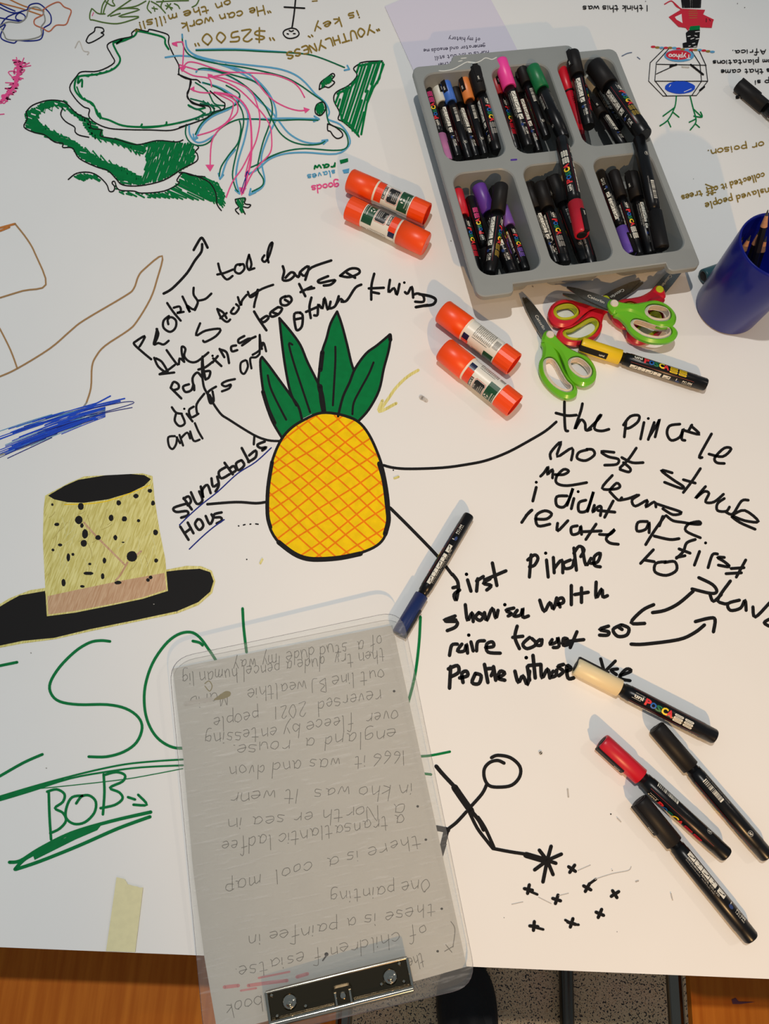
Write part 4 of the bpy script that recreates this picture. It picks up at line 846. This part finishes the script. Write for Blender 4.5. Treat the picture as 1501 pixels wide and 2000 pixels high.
# ---------------------------------------------------------------- glue sticks
m_or = mat('orange plastic', (250, 76, 2), .38); m_or2 = mat('orange plastic inside', (214, 44, 8), .45)
m_lab = mat('label white', (232, 228, 216), .35); m_lor = mat('label orange', (240, 66, 12), .35); m_lgr = mat('label green', (22, 74, 44), .35); m_lbk = mat('label black', (34, 32, 30), .35); m_lnv = mat('label navy', (20, 26, 66), .35); m_lrd = mat('label red line', (206, 60, 50), .35)
def glue_meshes():
    q = MB(); q.lathe([(.0, .0010), (.0, .0122)], m_or, 36, smooth=False, close=False); q.lathe([(.0, .0122), (.0006, .0127), (.0016, .0135), (.033, .0138), (.0333, .0128)], m_or, 36, close=False)
    q.lathe([(-.0001, .0), (-.0001, .0009)], m_or2, 8, close=False)
    cap = q.mesh('cap')
    q = MB(); q.lathe([(.0333, .0130), (.0352, .0134), (.0354, .0126)], mat('collar cream', (236, 226, 206), .4), 36); collar = q.mesh('collar')
    q = MB(); q.lathe([(.0354, .0127), (.078, .0127)], m_lab, 36); body = q.mesh('tube')
    q = MB(); prof = [(.078, .0128), (.0785, .0134), (.0975, .0134), (.098, .0128), (.0978, .0118), (.086, .0114), (.0858, .0)]
    n = 20; vs = []; fs = []
    for x, r in prof:
        for i in range(n):
            a = 2 * math.pi * i / n; vs.append((x, r * math.sin(a), r * math.cos(a)))
    for j in range(len(prof) - 1):
        for i in range(n): i2 = (i + 1) % n; fs.append((j * n + i, j * n + i2, (j + 1) * n + i2, (j + 1) * n + i))
    q.add(vs[:5 * n], fs[:4 * n], m_or); q.add(vs[4 * n:], [tuple(k - 4 * n for k in f) for f in fs[4 * n:]], m_or2); base = q.mesh('twist_base')
    q = MB(); R = .0128; x0 = .0356
    # front panel centred on v = 0; text stands across the barrel
    def tx(s, u, v, size, m, fit=None, dz=.0001):   # text running round the barrel, baseline towards the base end
        V, F, w = text_geo(s, .01); sx = (fit / w) if fit else size
        q.add([wrap(u + size * .75 - b_ * size, -v + a * sx, R + dz) for a, b_ in V], [f for f in F], m)
    wrap_rect(q, x0, x0 + .0085, -.014, .013, R + .00004, m_lor, 10)
    wrap_rect(q, x0, x0 + .0075, .013, .020, R + .00005, m_lnv, 4)
    q2 = [(x0 + .004, .0), (x0 + .0085, .008), (x0 + .0125, .008), (x0 + .0125, -.008), (x0 + .0085, -.008)]
    wrap_poly(q, [(a, b_) for a, b_ in q2], R + .00012, m_lor)
    wrap_rect(q, x0 + .0088, x0 + .0122, -.0078, .0078, R + .00016, m_lbk, 8); tx("ELMER'S", x0 + .0094, .0072, .0030, m_lab, .0144, .0002)
    for rr_, mm, dz in ((.0, m_lrd, .00005), (.0004, m_lab, .00011), (.0009, m_lbk, .00019)):
        pl = rrect(x0 + .0138 + rr_, -.0095 + rr_, x0 + .0280 - rr_, .0095 - rr_, .0025, 3)
        for k in range(16):   # cut in strips so that the panel hugs the tube
            v0 = -.0095 + rr_ + (.019 - 2 * rr_) * k / 16; v1 = v0 + (.019 - 2 * rr_) / 16; ed = .0009 if k in (0, 15) else 0
            wrap_rect(q, x0 + .0138 + rr_ + ed, x0 + .0280 - rr_ - ed, v0, v1, R + dz, mm, 1)
    for k, (s_, sz) in enumerate((('93%', .0040), ('NATURAL', .0022), ("INGREDIENTS*", .0021), ("D'INGREDIENTS", .0019), ('NATURELS*', .0019))):
        sz *= .62
        tx(s_, x0 + .0150 + (.0 if k == 0 else .0032 + k * .0020), .0056 if k else .0033, sz, m_lab, (.0112 if k > 1 else .0085) if k else .0065, .00027)
    wrap_rect(q, x0 + .0288, x0 + .0412, -.0135, .0165, R + .00005, m_lgr, 12)
    for a in range(3):
        t0 = a * 2.094; c_ = (x0 + .0325, -.001)
        pl = [(c_[0] + r_ * math.cos(t0 + t_), c_[1] + r_ * math.sin(t0 + t_)) for r_, t_ in ((.0028, 0), (.0028, .6), (.0032, 1.2), (.0013, 1.3), (.0016, .6), (.0016, 0))]
        wrap_poly(q, pl[::-1] if area(pl) < 0 else pl, R + .00012, m_lab)
    tx('Washable/Lavable', x0 + .0362, .008, .0022, m_lab, .015, .00012); tx('Non-toxic Gluestick', x0 + .0392, .009, .0014, m_lab, .016, .00012)
    wrap_rect(q, x0 + .0412, x0 + .0418, -.0135, .0165, R + .00006, m_lab, 10)
    # small print and barcode round the back
    lines = ['LAVABLE. SE SECA RAPIDO.', 'NO TOXICO. SEGURO PARA', 'NINOS. FACIL DE USAR EN', 'PAPEL Y CARTON. ADHESIVO', 'WASHABLE SCHOOL GLUE FOR', 'PAPER, CARD AND PHOTOS', 'KEEP CAP ON WHEN NOT IN', 'USE. STORE IN A COOL DRY', 'PLACE AWAY FROM SUN. FOR', 'AGES THREE AND OVER ONLY', 'COLLE LAVABLE ET SANS', 'SOLVANT POUR PAPIER']
    for k, s_ in enumerate(lines): tx(s_, x0 + .0095 + k * .00195, -.0225, .0017, m_lbk, .0175, .00008)
    for k in range(6): wrap_rect(q, x0 + .0345 + k * .0011, x0 + .0350 + k * .0011, .024, .034, R + .00008, m_lbk, 3)
    rs = random.Random(3); v = x0 + .010
    while v < x0 + .030:
        w = rs.choice((.0003, .0006, .0008)); wrap_rect(q, v, v + w, .0205 - .0, .0212 + .0, R + .00008, m_lbk, 1); wrap_rect(q, v, v + w, -.026, -.019, R + .00008, m_lbk, 3); v += w + rs.choice((.0003, .0005))
    return cap, collar, body, base, q.mesh('printed_label')
GM = glue_meshes()
def glue(x0, y0, x1, y1, roll, label, group, dz=0):
    A = PX(x0, y0, .0139); Bp = PX(x1, y1, .0139); c = (A + Bp) / 2; A2 = c - (Bp - A).normalized() * .049; print('GLUE %.3f' % (Bp - A).length)
    t = thing('glue_stick', label, 'glue stick', frame(A2, Bp + (A2 - A), roll), group)
    obj_from(GM[0], 'cap', t); obj_from(GM[1], 'collar', t); b_ = obj_from(GM[2], 'tube', t); obj_from(GM[3], 'twist_base', t); obj_from(GM[4], 'printed_label', b_)
ga = 'orange-capped glue sticks lying on the paper'
glue(682, 352, 834, 420, -22, 'orange glue stick left of the tray, the farther one of its pair', ga)
glue(834, 478, 679, 405, 0, 'orange glue stick left of the tray with its closed cap pointing right', ga)
glue(862, 606, 1005, 713, -139, 'orange glue stick nearest the front left corner of the tray, small print up', ga)
glue(864, 680, 1007, 795, -80, 'orange glue stick right of the pineapple leaves, nearest the viewer of the four', ga)

# ---------------------------------------------------------------- scissors, designed once from the green pair on the left
SP = PX(1000 + 268 / 3.7525, 520 + 520 / 3.7525, .006); ST = PX(1000 + 85 / 3.7525, 520 + 222 / 3.7525, .006)
sy_ = (ST - SP).normalized(); sx_ = Vector((sy_.y, -sy_.x, 0)); BS = (ST - SP).length / .0785; print('BLADE', (ST - SP).length)
def sl(s):
    out = []
    for a, b_ in pts(s):
        v = PX(1000 + a / 3.7525, 520 + b_ / 3.7525, .006) - SP; out.append((v.dot(sx_), v.dot(sy_)))
    return out
LH_out = smooth_path(sl("212,560 222,600 215,660 195,700 192,770 225,850 300,930 380,972 450,962 468,915 445,865 405,815 372,760 350,700 330,640 300,590 285,545"), 4, True)
LH_hole = smooth_path(sl("245,700 280,695 310,730 340,790 375,850 412,890 400,912 360,908 300,870 250,800 238,740"), 4, True)
RH_out = smooth_path(sl("215,530 235,490 285,485 330,540 400,600 480,640 560,680 610,760 605,840 545,882 480,872 430,835 400,780 370,700 330,630 270,590 220,565"), 4, True)
RH_hole = smooth_path(sl("430,705 475,692 525,720 562,770 550,808 510,815 460,785 425,740"), 4, True)
def grow(pl, k):
    if area(pl) < 0: pl = pl[::-1]
    return inset(pl, -k)
def rounded_plate(mb, out, hole, z0, z1, m):
    if area(out) < 0: out = out[::-1]
    if area(hole) < 0: hole = hole[::-1]
    for a in (0,):
        n1, n2_ = len(out), len(hole); e_ = (z1 - z0) * .3
        o_in = inset(out, e_); h_in = inset(hole, -e_ * .3); allp = o_in + h_in; tr = tessel([o_in, h_in])
        mb.add([(x, y, z1) for x, y in allp], tr, m); mb.add([(x, y, z0) for x, y in allp], [t[::-1] for t in tr], m)
        for (pa, za), (pb, zb) in (((o_in, z0), (out, z0 + e_)), ((out, z0 + e_), (out, z1 - e_)), ((out, z1 - e_), (o_in, z1))):
            mb.add([(x, y, za) for x, y in pa] + [(x, y, zb) for x, y in pb], [(i, (i + 1) % n1, (i + 1) % n1 + n1, i + n1) for i in range(n1)], m, True)
        mb.add([(x, y, z0) for x, y in h_in] + [(x, y, z1) for x, y in h_in], [((i + 1) % n2_, i, i + n2_, (i + 1) % n2_ + n2_) for i in range(n2_)], m, True)
m_steel = mat('scissor steel', (150, 146, 138), .28, 1.0, .15, 500)
def scissors(pv, tip, z, open_deg, mirror, mh, mg, mp, label, group=None, tilt=0.0):
    P0 = PX(pv[0], pv[1], z); P1 = PX(tip[0], tip[1], z); y = (P1 - P0).normalized(); x = Vector((y.y, -y.x, 0))
    P0.z = z - .006
    M = Matrix(((x.x, y.x, 0, P0.x), (x.y, y.y, 0, P0.y), (0, 0, 1, P0.z), (0, 0, 0, 1)))
    if tilt: M = M @ Matrix.Rotation(tilt, 4, 'X')
    s_ = -1 if mirror else 1
    t = thing('scissors', label, 'scissors', M, group)
    fl = lambda pl: [(s_ * a, b_) for a, b_ in pl]
    for side, (out, hole, sg) in enumerate(((LH_out, LH_hole, 1), (RH_out, RH_hole, -1))):
        R_ = Matrix.Rotation(math.radians(open_deg / 2) * (sg * s_), 4, 'Z')
        za, zb = (.0005, .0095) if side == 0 else (.0022, .0115)
        out, hole = fl(out), fl(hole)
        q = MB(); rounded_plate(q, out, grow(hole, .0028), za, zb, mh); h_ = q.build('handle', t); h_.matrix_local = R_
        q = MB(); rounded_plate(q, grow(hole, .0030), hole, za + .0006, zb + .0004, mg); q.build('finger_grip', h_)
        bz = .0042 if side == 0 else .0056
        bl_ = fl([(-.0072, -.004), (.0072, -.004), (.0066, .03), (.0042, .058), (.0008, .0755), (-.0012, .0755), (-.0058, .045)] if side else [(.0072, -.004), (-.0072, -.004), (-.0066, .03), (-.0050, .058), (-.0016, .078), (.0004, .0785), (.0052, .045)])
        bl_ = [(a, b_ * BS if b_ > 0 else b_) for a, b_ in bl_]; q = MB(); q.prism(bl_, bz, bz + .0012, m_steel); b2_ = q.build('blade', t); b2_.matrix_local = R_
        if side:
            V, F, w = text_geo('Catorlin', 0); q = MB(); q.add([(s_ * (-.002 + b_ * .005) * s_, .030 - a / w * .020, bz + .0013) for a, b_ in V], F, m_wh); q.build('engraving', b2_)
    q = MB(); q.lathe([(.002, .0045), (.0122, .0045), (.0128, .0036)], mp, 20, mx=Matrix.Rotation(-math.pi / 2, 4, 'Y')); q.build('pivot_cap', t)
    return t
m_sg = mat('lime green plastic', (104, 186, 24), .3, coat=.2); m_sr = mat('red plastic', (200, 26, 44), .3, coat=.2); m_gc = mat('cream rubber', (226, 212, 196), .6, 0, .12, 250); m_gy2 = mat('yellow green rubber', (182, 190, 20), .55)
sc = lambda a, b_: (1000 + a / 3.7525, 520 + b_ / 3.7525)
gs = 'scissors in front of the tray'
scissors(sc(268, 520), sc(85, 222), .006, 2, False, m_sg, m_gc, m_gc, 'lime green scissors with cream grips, blades pointing to the tray, leftmost pair', gs)
scissors(sc(672, 262), sc(935, 115), .006, 3, True, m_sr, m_gy2, m_gy2, 'red scissors with yellow-green grips, handles to the left', gs)
scissors(sc(1065, 190), sc(1230, 0), .0062, 3, True, m_sr, m_gy2, m_gy2, 'red scissors with yellow-green grips lying under the green pair, blades under the tray', gs)
scissors(sc(735, 293), sc(378, 172), .0195, 9, False, m_sg, m_gc, m_gc, 'lime green scissors with cream grips lying on top of the red pairs', gs)

# ---------------------------------------------------------------- cup with pencils
m_cup = mat('glossy cobalt plastic', (8, 20, 122), .30, coat=.12, spec=.3)
CUPX, CUPY, RB, RT, HC = .325, .620, .0365, .0405, .112
t = thing('pencil_cup', 'glossy dark blue tapered cup holding pencils at the right edge', 'cup', Matrix.Translation((CUPX, CUPY, 0)))
q = MB(); UP = Matrix.Rotation(-math.pi / 2, 4, 'Y')
q.lathe([(.0004, RB * .9), (.0004, RB * .96), (.0030, RB), (HC - .003, RT), (HC, RT - .0006), (HC, RT - .0016), (HC - .004, RT - .0026), (.006, RB - .003), (.005, 0.0005)], m_cup, 64, mx=UP); q.build('cup_body', t)
m_wood = mat('pencil wood', (214, 150, 104), .6, 0, .15, 400); m_pbl = mat('pencil black paint', (26, 25, 27), .35); m_lead = mat('graphite', (60, 62, 64), .4); m_pgr = mat('pencil dark grey paint', (70, 74, 76), .35)
def pencil(bx, by, tx_, ty_, zt_, label, paint=m_pbl, r=.0036, body=None, group='pencils standing in the blue cup'):
    A = Vector((CUPX + bx, CUPY + by, .0075)); T = Vector((CUPX + tx_, CUPY + ty_, zt_)); L = (T - A).length
    t = thing('pencil', label, 'pencil', frame(A, T, 0), group)
    q = MB(); q.lathe([(0, r), (L - .018, r)], paint, 6, smooth=False); q.build('shaft', t)
    q = MB(); q.lathe([(L - .018, r * 1.0), (L - .006, r * .45)], m_wood, 12); q.build('sharpened_wood', t)
    q = MB(); q.lathe([(L - .006, r * .45), (L, .0004)], m_lead, 10); q.build('lead', t)
def ptip(px, py, z): v = PX(px, py, z); return v.x - CUPX, v.y - CUPY, z
for (px, py, z, bx, by, lb, pm) in ((1465, 460, .092, -.012, .004, 'short grey pencil with a blunt dark lead in the blue cup', m_pgr), (1452, 458, .084, -.020, .010, 'short black pencil by the left wall inside the blue cup', m_pbl), (1499, 410, .128, .014, -.016, 'black pencil rising above the rim of the blue cup', m_pbl), (1484, 448, .098, .006, .006, 'black pencil in the middle of the blue cup', m_pbl), (1496, 462, .090, .018, .010, 'black pencil low in the blue cup by the picture edge', m_pbl)):
    tx_, ty_, tz_ = ptip(px, py, z); print('TIP', round(tx_, 3), round(ty_, 3)); pencil(bx, by, tx_, ty_, tz_, lb, pm)
# ---------------------------------------------------------------- clipboard
def ac(name, tint, edge=False):
    m = bpy.data.materials.new(name); m.use_nodes = True; nt = m.node_tree; b = nt.nodes['Principled BSDF']
    b.inputs['Base Color'].default_value = (.82, .84, .85, 1) if not edge else (.06, .055, .11, 1); b.inputs['Roughness'].default_value = .42 if not edge else .2
    b.inputs['Specular IOR Level'].default_value = .6
    tr = nt.nodes.new('ShaderNodeBsdfTransparent'); tr.inputs[0].default_value = tint; mx = nt.nodes.new('ShaderNodeMixShader')
    tc = nt.nodes.new('ShaderNodeTexCoord'); mp = nt.nodes.new('ShaderNodeMapping'); mp.inputs['Scale'].default_value = (14, 160, 1); mp.inputs['Rotation'].default_value = (0, 0, .25)
    nz = nt.nodes.new('ShaderNodeTexNoise'); nz.inputs['Scale'].default_value = 3.0; nz.inputs['Detail'].default_value = 6; nz.inputs['Distortion'].default_value = .6
    nt.links.new(tc.outputs['Object'], mp.inputs[0]); nt.links.new(mp.outputs[0], nz.inputs['Vector'])
    rg = nt.nodes.new('ShaderNodeMapRange'); rg.inputs[1].default_value = .56; rg.inputs[2].default_value = .72
    rg.inputs[3].default_value = .06 if not edge else .88; rg.inputs[4].default_value = .15 if not edge else .95
    nt.links.new(nz.outputs['Fac'], rg.inputs[0]); nt.links.new(rg.outputs[0], mx.inputs[0])
    nt.links.new(tr.outputs[0], mx.inputs[1]); nt.links.new(b.outputs[0], mx.inputs[2]); nt.links.new(mx.outputs[0], nt.nodes['Material Output'].inputs[0]); return m
m_acr = ac('scratched clear acrylic', (.95, .955, .95, 1)); m_ace = ac('acrylic edge', (.6, .6, .78, 1), True)
BZ = .0040
cs = [PX(329, 1287, .0125), PX(785, 1191, .0180), PX(933, 1926, .0090), PX(400, 2052, .0035)]
BO = (cs[0] + cs[1] + cs[2] + cs[3]) / 4; bx_ = ((cs[1] - cs[0]) + (cs[2] - cs[3])).normalized(); BN = bx_.cross(((cs[0] - cs[3]) + (cs[1] - cs[2])).normalized()).normalized(); by_ = BN.cross(bx_)
Bo = BO - BN * .0042
BM = Matrix(((bx_.x, by_.x, BN.x, Bo.x), (bx_.y, by_.y, BN.y, Bo.y), (bx_.z, by_.z, BN.z, Bo.z), (0, 0, 0, 1)))
print('BOARD', [(round((c - BO).dot(bx_), 4), round((c - BO).dot(by_), 4)) for c in cs])
bw = sum(abs((c - BO).dot(bx_)) for c in cs) / 4; bh = sum(abs((c - BO).dot(by_)) for c in cs) / 4
cb = thing('clipboard', 'clear scratched acrylic clipboard with a metal clip, hanging over the table edge', 'clipboard', BM)
ql = [((c - BO).dot(bx_), (c - BO).dot(by_)) for c in cs]
def rquad(ql, r, n=7):
    out = []
    for i in range(4):
        p = Vector(ql[i]); a = (Vector(ql[i - 1]) - p).normalized(); b_ = (Vector(ql[(i + 1) % 4]) - p).normalized()
        s0 = p + a * r; s1 = p + b_ * r
        for k in range(n + 1):
            t_ = k / n; out.append(tuple((1 - t_) ** 2 * s0 + 2 * t_ * (1 - t_) * p + t_ * t_ * s1))
    return out
q = MB(); q.prism(rquad(ql, .022), .0016, .0042, m_acr, mside=m_ace); brd = q.build('board', cb)
# greyish handwritten sheet held against the board
m_grey = mat('grey note paper', (196, 192, 184), .6, 0, .03, 30)
pp = [PX(337, 1306, .0012), PX(766, 1221, .0012), PX(911, 1888, .0012), PX(808, 1917, .0012), PX(425, 2020, .0012), PX(399, 1870, .0012), PX(377, 1700, .0012), PX(358, 1480, .0012)]
q = MB(); q.prism([(v.x, v.y) for v in pp], .0006, .0012, m_grey); nts = q.build('note_sheet'); tag(nts, 'greyish A4 sheet of upside-down pencil notes under the clear clipboard', 'paper')
d = Draw(z=.0012).at((0, 0, 1)); LAY[0] = 2e-5; pc = 'pencil'
for tx_, a in (('of a  stud dude  my way', (745, 1243, 450, 1292)), ('then try  dude a pencel human lig', (750, 1268, 352, 1318)), ('out line BJ wealthie    Mario', (748, 1306, 368, 1362)), ('reversed  2021   people', (742, 1348, 412, 1404)), ('over  fleece by entessing', (776, 1388, 396, 1436)), ('england a  rouse.', (772, 1424, 450, 1456)),
        ('1666 it  was and dvon', (792, 1466, 442, 1500)), ('in kho was  It wenr', (806, 1530, 444, 1550)), ('a  North er sea in', (790, 1568, 440, 1600)), ('a transatlantic ladfee', (788, 1592, 428, 1645)), ('there is a  cool  map', (818, 1630, 432, 1728)), ('One painting', (838, 1716, 640, 1745)), ('these is a painfee in', (848, 1764, 478, 1830)), ('of children f esiatse.', (832, 1808, 452, 1892)), ('the', (824, 1862, 792, 1872)), ('book', (508, 1943, 435, 1965))):
    d.text(pc, 1.3, tx_, a[0], a[1], a[2], a[3], 14.5, .7, slant=.12)
d.stroke(pc, 5, "769,1350;815,1575;831,1640;862,1775;854,1858"); d.stroke(pc, 1.5, "870,1845 882,1860;868,1858 885,1848;880,1800 888,1815 884,1850")
d.fill('stain', "417,1367 425,1360 440,1350 450,1352 448,1360 432,1366", smooth=True); d.stroke('smudge', 9, "362,1375 385,1370 412,1366"); d.stroke('stain', 2, "400,1335 408,1330 414,1340 409,1350 400,1340")
rp_ = mat('ink red crayon', (204, 128, 128), .7); d.stroke(rp_, 7, "438,1928 465,1925;485,1925 520,1920 560,1915;580,1908 600,1902"); d.stroke(rp_, 4, "505,1910 565,1898;470,1935 500,1930")
d.stroke(B, 8, "637,1864"); d.stroke(B, 3, "636,1868 630,1876")
d.done('pencil_writing', nts)
# metal clip
m_chr = mat('nickel plated steel', (190, 182, 166), .14, 1.0); m_chd = mat('dark nickel', (84, 74, 58), .22, 1.0)
def bl2(x, y, z):   # sight line cut with a plane parallel to the tilted board
    a = Vector((0, 0, CH)); d_ = PX(x, y, 0) - a; t_ = (BO + BN * (z - .0042) - a).dot(BN) / d_.dot(BN); v = a + d_ * t_ - BO; return (v.dot(bx_), v.dot(by_))
k4 = [bl2(517, 1934, .010), bl2(797, 1873, .010), bl2(806, 1940, .010), bl2(528, 2005, .010)]
cx0 = (k4[0][0] + k4[3][0]) / 2; cx1 = (k4[1][0] + k4[2][0]) / 2; cy1 = (k4[0][1] + k4[1][1]) / 2; cy0 = (k4[2][1] + k4[3][1]) / 2
print('CLIP', cx0, cx1, cy0, cy1)
q = MB(); q.prism(rrect(cx0, cy0, cx1, cy1, .003), .0044, .0058, m_chd); cl = q.build('clip_plate', cb)
for yy, zz_, rr_ in ((cy1 - .001, .0066, .0012), (cy0 + .002, .0080, .0027)):
    q = MB(); q.tube([(cx0, yy, zz_), (cx1, yy, zz_)], rr_, m_chr, 16); q.build('rolled_edge', cl)
for xx in (cx0, cx1):
    q = MB(); q.tube([(xx, cy0 + .002, .0075), (xx, cy1 - .001, .0065)], .0014, m_chr, 12); q.build('side_flange', cl)
for fx in (.15, .86):
    q = MB(); T_ = Matrix.Translation((cx0 + (cx1 - cx0) * fx, (cy0 + cy1) / 2 + .001, .0058)) @ UP
    q.lathe([(0, .0062), (.0012, .006), (.0026, .0042), (.0028, .0026), (.0040, .0022), (.0044, .001)], m_chr, 24, mx=T_); q.build('rivet', cl)
q = MB(); xm = (cx0 + cx1) / 2 + .002; q.prism(rrect(xm - .008, cy0 + .002, xm + .008, cy0 + .016, .003), .0058, .0100, m_chd); q.tube([(xm - .006, cy0 + .004, .0105), (xm - .006, cy0 + .013, .0105)], .001, m_chr, 8); q.tube([(xm + .006, cy0 + .004, .0105), (xm + .006, cy0 + .013, .0105)], .001, m_chr, 8); q.lathe([(.0100, .003), (.0112, .0022)], m_chr, 14, mx=Matrix.Translation((xm, cy0 + .010, 0)) @ UP); q.build('spring_housing', cl)
for dx_ in ((cx0 + .004, cy1 - .004), (cx0 + (cx1 - cx0) * .15 + .012, cy0 + .008), (cx1 - .006, cy0 + .008), (cx0 + .006, cy0 + .006), (cx1 - .007, cy1 - .004), (cx0 + (cx1 - cx0) * .86 - .008, cy0 + .010)):
    q = MB(); q.lathe([(.0058, .0017), (.0066, .0014), (.0071, .0005)], m_chr, 12, mx=Matrix.Translation((dx_[0], dx_[1], 0)) @ UP); q.build('dimple', cl)

# ---------------------------------------------------------------- under the table edge
m_ply = bpy.data.materials.new('varnished beech ply'); m_ply.use_nodes = True; nt = m_ply.node_tree; b = nt.nodes['Principled BSDF']; b.inputs['Roughness'].default_value = .5; b.inputs['Specular IOR Level'].default_value = .15
tc = nt.nodes.new('ShaderNodeTexCoord'); mp = nt.nodes.new('ShaderNodeMapping'); mp.inputs['Scale'].default_value = (90, 5, 5); nz = nt.nodes.new('ShaderNodeTexNoise'); nz.inputs['Scale'].default_value = 1.5; nz.inputs['Detail'].default_value = 5
nt.links.new(tc.outputs['Object'], mp.inputs[0]); nt.links.new(mp.outputs[0], nz.inputs['Vector']); rp = nt.nodes.new('ShaderNodeValToRGB'); rp.color_ramp.elements[0].position = .35; rp.color_ramp.elements[0].color = lin((186, 98, 20)); rp.color_ramp.elements[1].position = .7; rp.color_ramp.elements[1].color = lin((208, 120, 34))
nt.links.new(nz.outputs['Fac'], rp.inputs[0]); nt.links.new(rp.outputs[0], b.inputs['Base Color'])
m_tub = mat('chromed tube', (120, 112, 100), .12, 1.0)
def chair(x0, y0, w, dp, label, mark=False):
    SZ = .44; t = thing('chair', label, 'chair', TM @ Matrix.Translation((x0, y0, FZ)), 'wooden chairs pushed under the table')
    # local y = 0 at the back of the seat (away from the table), dp at the front
    q = MB(); q.prism(rrect(0, 0, w, dp, .05, 6), SZ - .012, SZ, m_ply); st = q.build('seat', t)
    q = MB(); bp_ = rrect(0.01, 0, w - .01, .20, .05, 6); q.prism(bp_, -.006, .006, m_ply, mx=Matrix.Translation((0, -.05, SZ + .20)) @ Matrix.Rotation(math.radians(97), 4, 'X')); q.build('backrest', t)
    for sx in (-.010, w + .010):
        q = MB(); q.tube(smooth_path([(sx, -.02, .0), (sx, -.015, SZ - .04), (sx, -.045, SZ + .1), (sx, -.07, SZ + .36)], 4), .010, m_tub, 12); q.build('back_leg', t)
        q = MB(); q.tube([(sx, dp - .03, 0), (sx, dp - .03, SZ - .02), ], .010, m_tub, 12); q.build('front_leg', t)
        q = MB(); q.tube([(sx, -.02, SZ - .022), (sx, dp - .03, SZ - .022)], .010, m_tub, 12); q.build('side_rail', t)
    if mark:
        q = MB(); iv = t.matrix_world.inverted(); q.add([iv @ PX(a, b_, FZ + SZ + .0004) for a, b_ in ((1428, 1952), (1436, 1949), (1442, 1956), (1474, 1957), (1446, 1961), (1430, 1961))], [(0, 5, 4, 3, 2, 1)], mat('purple stain', (84, 34, 60), .5)); q.build('stain_mark', st)
    return t
def tloc(px, py, z): return TM.inverted() @ PX(px, py, z)
eR = tloc(655, 1995, FZ + .44).x; eL = tloc(1349, 1950, FZ + .44).x; print('CH', eR, eL)
chair(eR - .42, -.30, .42, .40, 'beech plywood chair with chromed legs under the table edge at the left')
chair(eL, -.22, .42, .40, 'beech plywood chair with a purple mark on its seat at the right', True)
# shoe of the person standing at the table
m_shoe = mat('black suede', (16, 15, 15), .7, 0, 0, 600, .3); m_sole = mat('black rubber sole', (24, 23, 22), .5)
sp = PX(915, 1888, FZ + .06); sq = PX(925, 2010, FZ + .06)
dy_ = (sp - sq).normalized(); dy_.z = 0; dx2 = Vector((dy_.y, -dy_.x, 0)); base_ = sp - dy_ * .29
SM = Matrix(((dx2.x, dy_.x, 0, base_.x), (dx2.y, dy_.y, 0, base_.y), (0, 0, 1, FZ), (0, 0, 0, 1)))
t = thing('shoe', 'black shoe on the speckled floor below the clipboard', 'shoe', SM)
outl2 = smooth_path([(0, 0), (.030, .008), (.036, .05), (.034, .12), (.046, .20), (.045, .25), (.028, .285), (0, .295), (-.030, .282), (-.048, .24), (-.046, .18), (-.034, .11), (-.036, .05), (-.030, .008)], 4, True)
q = MB(); q.prism(outl2, .0, .018, m_sole); q.build('sole', t)
q = MB(); lv2 = [(0, .018), (-.002, .03), (.002, .045)]; n = len(outl2)
def topz(y): return .06 + (.055 * max(0, (.17 - y) / .17)) - (.02 * max(0, (y - .2) / .09))
rings = []
for k in range(7):
    f = k / 6; s_ = math.cos(f * math.pi / 2 * .97) ** .6
    rings.append([(x * s_, .145 + (y - .145) * (s_ * .5 + .5 if y < .145 else s_ * .8 + .2), .016 + (topz(y) - .016) * math.sin(f * math.pi / 2)) for x, y in outl2])
for a, b_ in zip(rings, rings[1:]): q.add(a + b_, [(i, (i + 1) % n, (i + 1) % n + n, i + n) for i in range(n)], m_shoe, True)
q.add(rings[-1], [tuple(range(n))], m_shoe, True); q.build('upper', t)
q = MB()
for k in range(4): q.tube([(-.018, .13 + k * .016, topz(.13 + k * .016) + .001), (0, .132 + k * .016, topz(.13 + k * .016) + .004), (.018, .13 + k * .016, topz(.13 + k * .016) + .001)], .0022, m_sole, 8)
q.build('laces', t)
